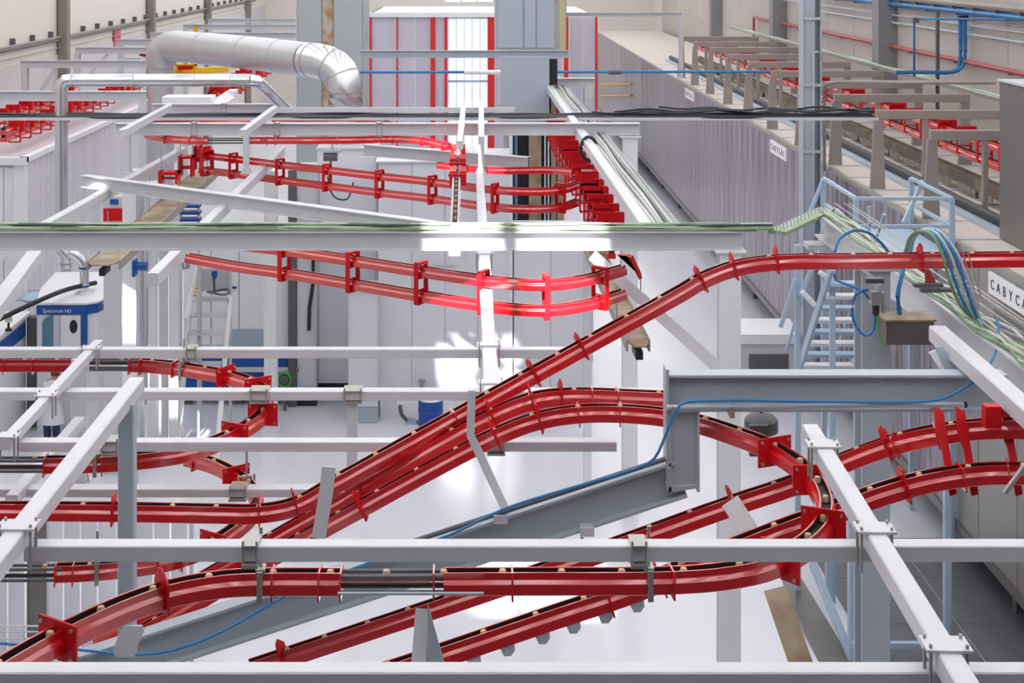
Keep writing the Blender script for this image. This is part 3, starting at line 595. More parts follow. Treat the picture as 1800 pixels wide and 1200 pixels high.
# roof gantries
gz = CH-3.75
ordn = ('nearest', 'second', 'third', 'fourth', 'fifth', 'sixth', 'seventh', 'eighth', 'ninth', 'tenth')
for k in range(10):
    y = 30.9+4.05*k; t = thing('roof_gantry', 'brown grey gantry frame on the tunnel roof, '+(ordn[k]+' from the camera' if k else 'nearest the camera'), 'frame', (12, y, MZ1), 'gantry frames on the tunnel roof')
    part('top_beam', MB().bar((MX+.3, y, gz-.11), (13.7, y, gz-.11), .16, .22), BROWNG, t)
    for x in (MX+.35, 13.6): part('post', MB().prism([(x-.2, y-.06, MZ1), (x+.16, y-.06, MZ1), (x+.1, y-.06, gz-.2), (x-.1, y-.06, gz-.2)], (0, .12, 0)), BROWNG, t)
    part('inner_post', MB().bar((11.2, y, MZ1), (11.2, y, gz-.2), .12, .12, up=(0, 1, 0)), BROWNG, t)
t, pth = dbl('red double-deck track carried along the tunnel roof', [Vector((12.1, 29.2, CH-4.35)), Vector((12.1, 50, CH-4.35)), Vector((12.1, 75, CH-4.35))], every=1.35, yk=BIGY, sc=1.35, sep=.42)
t = thing('roof_trough', 'brown drip trough with comb teeth along the tunnel roof', 'tray', (12, 50, CH-5.5))
part('trough', MB().sweep([(-.16, -.15), (.16, -.15), (.16, .12), (.12, .12), (.12, .06), (-.12, .06), (-.12, .12), (-.16, .12)], [(12, 29, CH-5.3), (12, 75, CH-5.3)]), mat('brown_trough', '6E655C', .5, .2, noise=.2, col2='8C8064', fac=.55), t)
tooth = MB().box(-.02, .02, -.035, .035, -.16, 0).mesh('comb_tooth')
for i in range(24):
    for k in range(7): inst('comb_tooth', tooth, ZINC, t, (11.82, 29.4+i*1.4+k*.12, CH-5.42))
for i in range(12): part('leg', MB().box(11.95, 12.05, 30+i*3.5, 30.1+i*3.5, MZ1, CH-5.45), DGREY, t)
t = thing('roof_pipes', 'black pipe lying along the tunnel roof on a grey kerb', 'pipe', (11.0, 50, MZ1))
part('pipe', MB().cyl((11.05, 27, MZ1+.2), (11.05, 78, MZ1+.2), .11, 14), BCAB, t)
part('kerb', MB().box(10.75, 11.2, 27, 78, MZ1, MZ1+.09), GREY, t)
t = thing('roof_enclosure', 'tall plain stainless cabinet at the right edge above the tunnel', 'machine', (12.5, 24, MZ1))
part('casing', MB().box(10.72, 15, 20, 28.75, MZ1, 9.5), STAINW, t)
part('top_cap', MB().box(10.68, 15, 20, 28.79, 9.5, 9.54), STEEL, t)
for y in (22, 24.2, 26.4): part('casing_panel', MB().box(10.69, 10.73, y+.02, y+2.16, MZ1+.05, 9.46), STAINW, t)
t = thing('cable_ladder', 'green cable ladder climbing along the tunnel gantries beside the right wall', 'cable tray', (13.9, 50, gz))
for i in range(6): part('cable', MB().tube([(13.78+.06*i+.02*math.sin(k+i), 28.8+k*2, gz+.06+.02*math.sin(k*1.9+i)) for k in range(24)], .035, 6), (GCAB2, GCAB, GCAB2, GCAB, GCAB2, GCAB2)[i], t)
part('side_rail', MB().bar((13.72, 28.8, gz+.05), (13.72, 76, gz+.05), .02, .1), ZINC, t)
# right wall services
wx = RW-.3
def run(label, ratio, x, r, px0, px1, m, cat='pipe', name='wall_pipe', extra=()):
    pts = [Vector((x, F*x/(q-VX), CH-ratio*x)) for q in (px0, px1)]
    t = thing(name, label, cat, (pts[0]+pts[1])/2); part('pipe', MB().cyl(pts[0], pts[1], r, 10), m, t)
    n = 9
    for i in range(1, n): c = pts[0]+(pts[1]-pts[0])*i/n; part('pipe_clip', MB().box(c.x-r*1.2, RW-.05, c.y-.05, c.y+.05, c.z-r*1.3, c.z-r*.6), DGREY, t)
    for e in extra: part('branch', e, m, t)
    return t
d0 = F*wx/(1325-VX)
run('faded red pipe along the right wall', .2105, wx, .075, 1325, 1900, PRED, extra=[MB().cyl((wx, d0, CH-.2105*wx), (wx, d0, CH-.2105*wx-1.0), .07, 10)])
run('thick blue pipe along the top of the right wall', .1095, wx, .09, 1440, 1900, HOSE)
run('lower grey conduit on the right wall', .154, wx+.05, .035, 1440, 1900, GREY)
run('upper grey conduit on the right wall', .136, wx+.05, .03, 1330, 1900, GREY)
run('broad grey cable duct at the top right corner', .094, wx, .12, 1560, 1900, BROWNG)
dq = F*(wx-.1)/(1690-VX)
t = thing('blue_drop_pipe', 'pair of blue pipes dropping from the main and elbowing left', 'pipe', P(1690, 128, dq))
for k, o in enumerate((0, 8)):
    part('pipe', MB().tube(smooth([P(1688+o, 26, dq-.05*k), P(1688+o, 60, dq-.05*k), P(1688+o, 100, dq-.05*k), P(1684+o*.8, 120-o*.2, dq-.05*k), P(1670+o*.6, 127-o*.2+o*.2, dq-.05*k), P(1640, 127, dq-.05*k), P(1575, 127, dq-.05*k)], .2), .06, 10), HOSE, t)
    part('valve', MB().box(XX(1684+o, dq), XX(1692+o, dq), dq-.12, dq+.05, ZZ(36, dq), ZZ(28, dq)), BLACK, t)
t = thing('blue_drop_pipe', 'thin single blue pipe dropping left of the blue pair', 'pipe', P(1607, 133, dq))
part('pipe', MB().tube([P(1800, 34, dq-4), P(1611, 33, dq), P(1607, 38, dq), P(1607, 134, dq)], .035, 8), HOSE, t)
part('elbow_fitting', MB().box(XX(1604, dq), XX(1614, dq), dq-.1, dq+.1, ZZ(40, dq), ZZ(31, dq)), DGREY, t)
solo('wall_conduit', MB().cyl(P(1648, 16, dq+.2), P(1648, 240, dq+.2), .06, 8), DGREY, 'dark vertical conduit on the right wall', 'pipe')
solo('handrail_pipe', MB().tube(smooth([P(1750, 145, 36.5), P(1600, 145, 37), P(1462, 146, 38.2), P(1450, 152, 38.4), P(1449, 170, 38.4), P(1449, 300, 38.4)], .3), .05, 8), BROWNG, 'bent grey handrail pipe beside the tall blue grey column', 'pipe')
t = thing('air_pipe', 'pale blue air pipe spanning the hall before the booth', 'pipe', P(990, 127, 45))
part('pipe', MB().cyl(P(625, 127, 45), P(1352, 126, 45), .045, 10), HOSE, t)
part('sleeve', MB().cyl(P(816, 127, 45), P(897, 127, 45), .075, 10), WHITE, t)
part('coupling', MB().cyl(P(1070, 127, 45), P(1092, 127, 45), .075, 10), DGREY, t)
# ------------------------------------------------------------------ stair tower
t = thing('stair_platform', 'light blue steel platform with guard rails before the tunnel machine', 'platform', (8.7, 29.5, 0))
x0, x1, y0, y1, pz = 7.7, 9.6, 28.3, 30.9, 6.1
part('deck', MB().box(x0, x1, y0, y1, pz-.12, pz), LBLUE, t)
def rl(a, b, w=.07): part('rail', MB().bar(a, b, w, w), LBLUE, t)
for (x, y) in ((x0, y0), (x0, y1), (x1, y0), (x1, y1)): part('post', MB().bar((x, y, 0), (x, y, pz+1.1), .1, .1, up=(0, 1, 0)), LBLUE, t)
part('mid_post', MB().bar((x0+.25, y0, pz), (x0+.25, y0, pz+.95), .07, .07, up=(0, 1, 0)), LBLUE, t)
for z in (pz+1.1, pz+.55):
    rl((x0, y0, z), (x1, y0, z)); rl((x0, y0, z), (x0, y1, z)); rl((x1, y0, z), (x1, y1, z))
part('brace', MB().bar((x0, y1, pz+1.1), P(1415, 395, y1-.2), .07, .07, up=(0, 1, 0)), LBLUE, t)
part('brace', MB().bar(P(1622, 318, 30.5), P(1588, 392, 29.8), .08, .08, up=(0, 1, 0)), LBLUE, t)
t = thing('stair_flight', 'light blue stair flight with broad treads behind the coiled blue hose', 'stairs', (6.9, 27.5, 0))
sa = P(1462, 468, 26.0); sb = P(1388, 700, 29.2)
for dx in (0, 1.05): part('stringer', MB().bar(sa+Vector((dx, 0, 0)), sb+Vector((dx, 0, 0)), .06, .2, up=(0, 1, 0)), LBLUE, t)
for i in range(11):
    c = sa+(sb-sa)*((i+1.2)/11.5); part('tread', MB().box(c.x+.03, c.x+1.02, c.y-.17, c.y+.1, c.z-.06, c.z), WHITE if i % 2 else LBLUE, t)
for dx in (0, 1.05): part('handrail', MB().bar(sa+Vector((dx, .3, .9)), sb+Vector((dx, .3, .9)), .05, .05), LBLUE, t)
for px, yt in ((1402, 430), (1463, 470), (1506, 640)):
    p = P(px, yt, 26.5); part('post', MB().bar((p.x, 26.5, 0), p, .1, .1, up=(0, 1, 0)), LBLUE, t)
for (pa, pb) in (((1440, 478), (1462, 492)), ((1410, 512), (1432, 536))): part('landing_bar', MB().cyl(P(*pa, 26.2), P(*pb, 26.2), .05, 10), WHITE, t)
for (pa, pb) in (((1398, 490), (1372, 575)), ((1470, 380), (1405, 520))): part('brace', MB().bar(P(*pa, 26.4), P(*pb, 26.4), .07, .07, up=(0, 1, 0)), LBLUE, t)
t = thing('stair_guard', 'light blue floor guard frame with posts at lower right', 'guard', (6.6, 24.5, 0))
for px, yt, yb in ((1497, 905, 1159), (1457, 985, 1069), (1665, 845, 1159)):
    dd = 24.3 if px != 1457 else 26.2; part('post', MB().bar(P(px, yt, dd), P(px, yb, dd), .12, .12, up=(0, 1, 0)), LBLUE, t)
part('rail', MB().bar(P(1497, 1133, 24.2), P(1645, 1133, 24.2), .1, .1), LBLUE, t)
part('slanted_rail', MB().bar(P(1428, 990, 25.6), P(1497, 1155, 24.3), .12, .12), LBLUE, t)
solo('floor_ramp', MB().prism([P(1372, 1010, 27.0), P(1405, 1010, 27.0), P(1500, 1165, 24.2), P(1440, 1165, 24.2)], (0, 0, -.06)), STAINW, 'brushed steel ramp plate beside the floor guard', 'ramp')
t = thing('machine_hood', 'white low machine hood beside the stair foot', 'machine', (8.0, 38.5, 0))
hx0, hx1 = XX(1300, 38), XX(1402, 38)
part('body', MB().box(hx0, hx1, 38, 39.2, .5, 1.7), STEEL, t)
part('sloped_top', MB().prism([(hx0-.05, 37.9, 1.95), (hx0-.05, 39.2, 2.05), (hx0-.05, 39.2, 1.7), (hx0-.05, 37.9, 1.7)], (hx1-hx0+.1, 0, 0)), WHITE, t)
for x in (hx0+.1, hx1-.1): part('leg', MB().box(x-.08, x+.08, 38, 38.16, 0, .5), STEEL, t)
part('vent', MB().box(hx0+.25, hx1-.25, 37.96, 38.0, 1.0, 1.4), DGREY, t)
# pneumatic unit
d = 14.3; t = thing('pneumatic_unit', 'grey filter regulator with black bowl hung beside the coiled hose', 'valve unit', P(1537, 556, d))
c = P(1537, 520, d)
part('bracket', MB().box(c.x-.09, c.x+.09, c.y-.03, c.y+.08, ZZ(497, d), ZZ(489, d)), DGREY, t)
part('arm', MB().box(c.x-.03, c.x+.03, c.y+.05, 15.1, ZZ(496, d), ZZ(490, d)), DGREY, t)
part('cap', MB().rings((c.x+.03, c.y-.05, ZZ(510, d)), [(.035, 0), (.035, .05), (.03, .07), (.02, .075)], 14), GREY, t)
part('body', MB().box(c.x-.055, c.x+.075, c.y-.09, c.y+.02, ZZ(533, d), ZZ(510, d)), ZINC, t)
part('bowl', MB().rings((c.x, c.y-.05, ZZ(552, d)), [(.025, 0), (.035, .02), (.035, .12)], 14), BLACK, t)
part('side_bowl', MB().rings((c.x+.075, c.y-.05, ZZ(548, d)), [(.015, 0), (.02, .02), (.02, .12)], 12), ZINC, t)
part('outlet', MB().cyl(P(1543, 528, d-.05), P(1560, 541, d-.05), .012, 8), ZINC, t)
part('drop_hose', MB().tube(smooth([P(1542, 548, d-.05), P(1545, 580, d-.05), P(1550, 600, d-.05), P(1556, 608, d-.05)]), .01, 6), GREEN, t)
d = 14.6; t = thing('junction_box', 'mauve grey steel box with tan lid on the grey column', 'box', P(1600, 605, d))
part('box', MB().box(XX(1558, d), XX(1642, d), d, d+.3, ZZ(606, d), ZZ(564, d)), STAINW, t)
part('lid', MB().box(XX(1555, d), XX(1645, d), d-.03, d+.33, ZZ(564, d), ZZ(561, d)), TAN, t)
d = 14.0; t = thing('track_saddle', 'brown bracket with dark pads below the level red track', 'bracket', P(1640, 512, d))
part('strap', MB().prism([P(1626, 474, d), P(1634, 474, d), P(1648, 500, d), P(1628, 500, d)], (0, .03, 0)), REDD, t)
for a, b, y in ((1606, 1656, 501), (1618, 1671, 510)): part('pad', MB().bar(P(a, y, d-.02), P(b, y-1, d-.02), .08, .035), DGREY, t)
t = thing('bolted_bracket', 'white folded bracket with bolts under the slanting white beam', 'bracket', P(1660, 655, 12.6))
part('wing', MB().prism([P(1633, 620, 12.6), P(1645, 615, 12.6), P(1665, 660, 12.5), P(1660, 660, 12.5)], (0, .02, 0)), STEEL, t)
part('web', MB().prism([P(1645, 610, 12.65), P(1655, 608, 12.65), P(1695, 655, 12.55), P(1665, 662, 12.55)], (0, .02, 0)), STEELB, t)
t = thing('drive_unit', 'dark gear drive hanging behind the red track turn at right', 'motor', P(1340, 765, 12.6))
c = P(1338, 745, 12.7)
part('housing', MB().rings((c.x, c.y, c.z-.09), [(.1, 0), (.15, .03), (.15, .13), (.11, .17), (.04, .19)], 18), DGREY, t)
part('bracket', MB().box(c.x-.14, c.x+.02, c.y-.2, c.y-.15, c.z-.22, c.z+.05), DGREY, t)
part('shaft', MB().cyl((c.x, c.y, c.z+.1), (c.x, c.y, c.z+.3), .015, 8), DGREY, t)
solo('support_plate', MB().box(XX(1418, 19.6), XX(1476, 19.6), 19.5, 19.8, ZZ(437, 19.6), ZZ(428, 19.6)), STEEL, 'small white plate ledge left of the arching blue hose', 'plate')
# ------------------------------------------------------------------ far end of the hall
bd = 75.0; t = thing('red_framed_booth', 'long lavender sheet booth with red corner posts at the far end', 'booth', (XX(820, bd), bd, 0))
zt = ZZ(30, bd)
edges = [654, 695, 730, 762, 786]
for a, b in zip(edges, edges[1:]): part('sheet_panel', MB().box(XX(a, bd)+.02, XX(b, bd)-.02, bd, bd+.08, 0, zt), BOOTH, t)
for a, b in ((869, 905), (905, 940), (940, 988), (1001, 1024), (1024, 1048)): part('sheet_panel', MB().box(XX(a, bd)+.02, XX(b, bd)-.02, bd, bd+.08, 0, zt), BOOTH, t)
for c, w in ((648, 11), (698, 2.5), (761, 8), (784, 5), (863, 12), (995, 8), (1048, 4)): part('red_post', MB().box(XX(c-w/2, bd), XX(c+w/2, bd), bd-.12, bd, 0, zt+.05), PINKR, t)
part('side_wall', MB().box(XX(640, bd), XX(643, bd), bd, bd+18, 0, zt), BOOTH, t)
part('top_beam', MB().box(XX(640, bd), XX(870, bd), bd-.2, bd+.1, zt, ZZ(22, bd)), WHITE, t)
part('roof_sheet', MB().box(XX(640, bd), XX(1050, bd), bd+.1, bd+16, zt-.1, zt), WHITE, t)
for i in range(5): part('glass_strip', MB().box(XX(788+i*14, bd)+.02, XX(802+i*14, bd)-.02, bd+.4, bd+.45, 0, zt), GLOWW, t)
part('door_tie', MB().box(XX(787, bd), XX(858, bd), bd+.3, bd+.38, ZZ(142, bd)-.1, ZZ(142, bd)), STEELB, t)
w1 = solo('window_1', MB().box(XX(780, 117.9), XX(870, 117.9), 117.85, 118, 8.3, 13.0), GLOWW, struct=True)
for i in range(4): part('window_frame', MB().box(XX(780+i*29, 117.9), XX(782+i*29, 117.9), 117.8, 117.9, 8.3, 13), STEEL, w1)
dd = 62.0
t = thing('rusty_tower_cabinet', 'tall grey sheet tower with rust stained edges left of the booth', 'cabinet', (XX(580, dd), dd, 0))
part('casing', MB().box(XX(521, dd), XX(641, dd), dd+.05, dd+3, 0, 13.6), RUST, t)
for a, b in ((523, 565), (587, 636)): part('door_panel', MB().box(XX(a, dd), XX(b, dd), dd-.01, dd+.05, .3, 12.9), mat('grey_green_sheet', 'A9B1B4', .45, .2), t)
part('rust_strip', MB().box(XX(567, dd), XX(585, dd), dd-.02, dd+.05, 0, 13.5), mat('rusty_strip', '9B7B4E', .7, noise=.3, col2='B8B4A8', fac=.5, scale=1.5), t)
t = thing('hanging_cabinet', 'pale grey cabinet hanging above the receding red track', 'cabinet', (XX(933, dd), dd, ZZ(88, dd)))
zb = ZZ(88, dd)
part('casing', MB().box(XX(871, dd), XX(996, dd), dd+.05, dd+3, zb, 14.0), RUST, t)
for a, b in ((874, 920), (921, 942), (943, 976)): part('door_panel', MB().box(XX(a, dd)+.03, XX(b, dd)-.03, dd-.01, dd+.05, zb+.1, 13.9), STEELB, t)
part('edge_strip', MB().box(XX(983, dd), XX(994, dd), dd-.03, dd+.05, zb, 14), mat('pale_yellow_strip', 'B9B08A', .6), t)
for i, py in enumerate((148, 168)): solo('yellow_rail', MB().cyl((MX-.1, F*(MX-.1)/(1056-VX), ZZ(py, F*(MX-.1)/(1056-VX))), (MX-.1, F*(MX-.1)/(1108-VX), ZZ(py, F*(MX-.1)/(1108-VX))+ (0)), .06, 8), YEL, ('upper', 'lower')[i]+' yellow rail on the far tunnel machine side', 'rail')
# ------------------------------------------------------------------ left side: ducts
t = thing('large_duct', 'thick grey ventilation duct bending down beside the booth', 'duct', P(607, 262, 40))
pts = [P(283, 340, 46.5), P(283, 130, 46.5), P(283, 112, 46.5)]
part('riser', MB().tube(pts, .42, 24), GALV, t)
run_ = smooth([P(283, 112, 46.5), P(285, 92, 46.4), P(300, 82, 46.2), P(330, 83, 45.4), P(430, 92, 43), P(540, 105, 40.5)], .3)
part('main_run', MB().tube(run_, .5, 28), GALV, t)
el = smooth([P(540, 105, 40.5), P(575, 111, 40.0), P(598, 128, 39.8), P(606, 155, 39.7), P(607, 185, 39.7)], .35)
part('elbow', MB().tube(el, .5, 28), ALU, t)
def band(q0, q1, r=.51, w=.05): c = (q0+q1)/2; u = (q1-q0).normalized()*w; return MB().tube([c-u, c+u], r, 28)
for i in range(0, len(el)-1, 2): part('elbow_seam', band(el[i], el[i+1], .508, .02), ZINC, t)
part('drop', MB().tube([P(607, 183, 39.7), P(607, 262, 39.7)], .49, 28), GALV, t)
for k in (.12, .4, .65, .88):
    i = int(k*(len(run_)-2)); part('seam_band', band(run_[i], run_[i+1], .508, .025), GREY, t)
part('stay', MB().bar(P(446, 108, 42.6), P(446, 130, 42.6), .1, .1, up=(0, 1, 0)), STEEL, t)
t = thing('small_duct', 'slim silver pipe duct with two elbows crossing at upper left', 'duct', P(108, 400, 33.5))
part('riser', MB().tube([P(108, 430, 33.5), P(108, 156, 33.5)], .15, 20), ALU, t)
part('elbow', MB().tube([P(108, 158, 33.5), P(110, 148, 33.5), P(115, 142, 33.5), P(124, 141, 33.5)], .155, 20), ALU, t)
part('cross_run', MB().tube([P(122, 141, 33.5), P(440, 141, 33.5)], .15, 20), ALU, t)
part('falling_run', MB().tube([P(436, 141, 33.5), P(450, 143, 33.6), P(470, 160, 34.2), P(500, 190, 35), P(520, 212, 35.6)], .15, 20), ALU, t)
for px in (127, 235, 342, 405): part('seam_band', MB().tube([P(px, 141, 33.5), P(px+1.2, 141, 33.5)], .156, 20), GREY, t)
# left corrugated booth
bx = -12.5; bz = CH-5.6; by0, by1 = 39.9, 58.0
t = thing('panel_booth', 'white booth with ribbed lavender side panels at the left', 'booth', (-14.5, 48, 0))
part('core', MB().box(LW+.3, bx-.05, by0+.1, by1, 0, bz-.15), LAV, t)
rib = MB().prism([(0, .02, 0), (.03, .06, 0), (.03, .5, 0), (0, .54, 0), (-.05, .54, 0), (-.05, .02, 0)], (0, 0, bz-.2)).mesh('rib_panel')
for i in range(31): inst('rib_panel', rib, LAV, t, (bx, by0+.3+i*.56, 0))
for i in range(7): part('front_panel', MB().box(LW+.35+i*.6, LW+.93+i*.6, by0, by0+.1, 0, bz-.3), WHITE, t)
part('corner_post', MB().box(bx-.28, bx+.04, by0-.05, by0+.25, 0, bz-.1), WHITE, t)
part('eaves_beam', MB().box(bx-.1, bx+.12, by0-.1, by1, bz-.15, bz), WHITE, t)
part('front_eaves', MB().box(LW+.3, bx+.12, by0-.2, by0+.05, bz-.2, bz), WHITE, t)
dbl('red double-deck track on the roof of the left panel booth', [Vector((-13.5, 41.2, CH-5.05)), Vector((-13.5, 50, CH-5.05)), Vector((-13.5, 58.5, CH-5.05))], every=1.0, yk=BIGY, sc=1.5, sep=.2)
dbl('red track pair farther left on the left panel booth roof', [Vector((-15.2, 41, CH-5.1)), Vector((-15.2, 50, CH-5.1)), Vector((-15.2, 55, CH-5.1))], every=1.2, yk=BIGY, sc=1.5, sep=.2)
dbl('far red double-deck track beyond the small duct', [Vector((-7.4, 40.5, CH-3.95)), Vector((-7.6, 50, CH-3.95)), Vector((-7.7, 61, CH-3.95))], every=1.0, yk=BIGY, sc=1.4)
t = thing('white_chute', 'white sheet chute under the small duct', 'chute', P(350, 185, 37))
part('tray', MB().box(XX(286, 37), XX(372, 37), 36.9, 37.6, ZZ(182, 37), ZZ(170, 37)), WHITE, t)
part('leg', MB().box(XX(345, 37), XX(348, 37), 37.1, 37.2, 0, ZZ(182, 37)), STEEL, t)
part('hood', MB().prism([P(372, 182, 37), P(372, 176, 37), P(398, 160, 37.5), P(412, 160, 37.5), P(412, 172, 37.5), P(396, 182, 37)], (0, .6, 0)), WHITE, t)
t = thing('wall_cable_run', 'dark cable run with small brackets along the left wall', 'cable tray', (LW+.15, 60, CH-3.3))
for i, (r, o) in enumerate(((.05, 0), (.05, .13), (.02, .45))): part('cable', MB().cyl((LW+.18, 30, CH-3.27-o), (LW+.18, 112, CH-3.27-o), r, 8), BROWNG if i != 1 else DGREY, t)
for i in range(26): part('bracket', MB().box(LW, LW+.2, 50.2+i*2.4, 50.26+i*2.4, CH-3.3, CH-3.0), DGREY, t)
solo('wall_notice', MB().box(LW+.06, LW+.12, F*LW/(197.5-VX), F*LW/(208-VX), CH-4.25, CH-3.5), mat('red_notice', 'CF5560', .6, noise=.3, scale=9, col2='E6D5D5', fac=.6), 'small red notice on the left wall', 'sign')
t = thing('red_gusset_frame', 'red triangular plate with blue light bar at the left portal', 'plate', P(255, 100, 57))
part('plate', MB().prism([P(243, 97, 57), P(262, 86, 57), P(259, 102, 57)], (0, .1, 0)), REDP, t)
part('light_bar', MB().box(XX(216, 57), XX(246, 57), 56.9, 57.1, ZZ(106, 57), ZZ(102, 57)), LBLUE, t)
t = thing('yellow_hoist', 'yellow hoist frame under the large duct', 'hoist', P(325, 127, 48))
part('beam', MB().bar(P(308, 126, 48), P(400, 122, 50), .1, .2), YEL, t)
part('cage', MB().box(XX(309, 48), XX(313, 48), 47.9, 48.1, ZZ(127, 48), ZZ(113, 48)).box(XX(341, 48), XX(346, 48), 47.9, 48.1, ZZ(127, 48), ZZ(113, 48)).box(XX(309, 48), XX(346, 48), 47.9, 48.1, ZZ(115, 48), ZZ(112, 48)), YEL, t)
part('stay', MB().bar(P(327, 113, 48), P(327, 92, 46.2), .06, .06, up=(0, 1, 0)), YEL, t)
part('motor', MB().box(XX(314, 48), XX(338, 48), 47.9, 48.2, ZZ(122, 48), ZZ(115, 48)), REDP, t)
solo('marker_plate', MB().box(XX(340, 76), XX(347, 76), 76.0, 76.2, ZZ(61, 76), ZZ(47, 76)), YEL, 'small yellow marker plate above the large duct', 'sign')
# ------------------------------------------------------------------ lettered cabin
d = 36.0; zr = ZZ(535, d)
foot = [(65, 36.0), (150, 36.0), (172, 36.2), (195, 36.9), (215, 38.0), (215, 39.4), (100, 39.4), (74, 37.6)]
def ringz(pts, z, off=0.): return [Vector((XX(a, b), b-off, z)) for a, b in pts]
t = thing('lettered_cabin', 'white machine cabin with blue lettered band and rounded corner', 'machine', (XX(140, 37.5), 37.5, 0))
part('body', MB().prism(ringz(foot, 0), (0, 0, zr)), WHITE, t)
part('roof', MB().prism(ringz([(63, 35.95), (150, 35.95), (173, 36.15), (197, 36.85), (217, 38), (217, 39.5), (98, 39.5), (72, 37.6)], zr), (0, 0, .05)), WHITE, t)
bnd = [(65, 36.0), (110, 36.0), (150, 36.0), (172, 36.2), (195, 36.9), (215, 38.0)]
part('blue_band', MB().sweep([(-.02, 0), (.02, 0), (.02, .22), (-.02, .22)], [v-Vector((0, .03, 0)) for v in ringz(bnd, zr-.24)]), BLUE, t)
for k, (sx, body, sz) in enumerate(((76, 'Spectrum', .135), (115, 'HD', .115))): text_part('lettering', body, PAPER, t, (XX(sx, d), d-.06, zr-.19), (1, 0, 0), (0, 0, 1), sz, .004)
part('blue_pillar', MB().box(XX(143, d), XX(154, d), d-.03, d, 0, zr-.24), BLUE, t)
dr = part('door', MB().box(XX(107, d), XX(142, d), d-.04, d, .2, zr-.27), WHITE, t)
ph = MB().prism([P(129, 574, d-.06)+Vector((.1*math.cos(a), 0, .17*math.sin(a))) for a in [i*math.pi/10 for i in range(20)]], (0, .02, 0)); part('porthole', ph, BLACK, dr)
part('window', MB().prism([P(74, 566, d-.03), P(78, 560, d-.03), P(91, 553, d-.03), P(93, 553, d-.03), P(93, 640, d-.03), P(74, 640, d-.03)], (0, .02, 0)), GLASS, t)
part('door_post', MB().box(XX(95, d), XX(106, d), d-.05, d, .2, zr-.26), STEEL, t)
part('roof_curb', MB().bar(P(78, 525, 37.3), P(98, 506, 39), .05, .25), STEEL, t)
t = thing('cabin_wing', 'low white wing with sloping blue stripe at the left edge', 'machine', (-12.3, 35, 0))
part('body', MB().box(-13.7, -11.35, 33.6, 36.4, 0, 2.85), WHITE, t)
part('blue_stripe', MB().box(-11.37, -11.32, 33.7, 36.3, 2.35, 2.7), BLUE, t)
part('roof_lip', MB().box(-13.75, -11.25, 33.5, 36.5, 2.85, 2.92), WHITE, t)
part('recess_shade', MB().box(-11.3, XX(64, 36), 36.3, 36.6, 0, 2.8), DGREY, t)  # dark box stands in for the shade inside the recess
c = P(15, 545, 34.6)
t = thing('beacon_lamp', 'green topped beacon lamp on the white wing roof', 'lamp', (c.x, c.y, 2.92))
part('base', MB().rings((c.x, c.y, 2.92), [(.09, 0), (.08, .04), (.03, .08), (.03, .22)], 12), BLACK, t)
part('lens', MB().rings((c.x, c.y, 3.14), [(.09, 0), (.09, .14), (.06, .17)], 12), mat('pale_green_lens', 'CFE6C8', .3), t)
solo('black_hose', MB().tube(smooth([P(-30, 575, 34), P(60, 532, 35), P(120, 508, 36.5), P(168, 497, 37.5)], .3), .06, 10), BLACK, 'thick black hose sagging over the white cabin roofs', 'hose')
for nm, lb, px, yb, yt, dd, r, bands in (('exhaust_stack', 'silver exhaust stack with blue bands on the lettered cabin roof', 148, 516, 462, 37.0, .12, (472, 504)), ('exhaust_stack', 'silver flanged exhaust stack behind the lettered cabin', 116, 500, 447, 39.8, .14, (465, 492))):
    t = thing(nm, lb, 'stack', P(px, yb, dd))
    part('pipe', MB().tube(smooth([P(px, yb, dd), P(px, yt+12, dd), P(px-2, yt, dd), P(px-14, yt-14, dd), P(px-24, yt-18, dd)], .2), r, 16), ALU, t)
    part('base', MB().rings(P(px, yb+3, dd), [(r*2.2, 0), (r*2.2, .06), (r*1.3, .12)], 16), STEEL, t)
    for y in bands: part('band', MB().cyl(P(px, y, dd), P(px, y-3, dd), r*1.12, 16), BLUE if px == 148 else ZINC, t)
c = P(164, 529, 36.6); solo('hose_coil', MB().tube([c+Vector((.32*math.cos(a), .42*math.sin(a), 0)) for a in [i*math.pi/14 for i in range(28)]], .03, 8, closed=True), GREY, 'grey hose coil lying on the lettered cabin roof', 'hose')
t = thing('tilt_bin', 'open grey bin with blue sack beside the lettered cabin', 'bin', P(50, 530, 38.5))
part('bin', MB().prism([P(24, 530, 38.5), P(52, 509, 38.5), P(90, 509, 38.5), P(78, 530, 38.5)], (0, .05, 0)), STEEL, t)
part('sack', MB().rings(P(60, 528, 38.2), [(.3, 0), (.36, .08), (.25, .18), (.08, .22)], 12), LBLUE, t)
t = thing('blue_motor', 'blue motor on the white column near the sunlit patch', 'motor', P(247, 486, 31.4))
c = P(246, 468, 31.3)
part('body', MB().cyl(c-Vector((.1, 0, 0)), c+Vector((.16, 0, 0)), .1, 14), BLUE, t)
part('flange', MB().box(c.x-.14, c.x-.08, c.y-.15, c.y+.15, c.z-.2, c.z+.15), BLUE, t)
t = thing('white_notice', 'white notice with blue letters beside the step ladder', 'sign', P(325, 475, 35))
part('board', MB().box(XX(317, 35), XX(336, 35), 35, 35.03, ZZ(475, 35), ZZ(457, 35)), PAPER, t)
text_part('lettering', 'LF', BLUE, t, P(320, 472, 34.98), (1, 0, 0), (0, 0, 1), .2, .004)
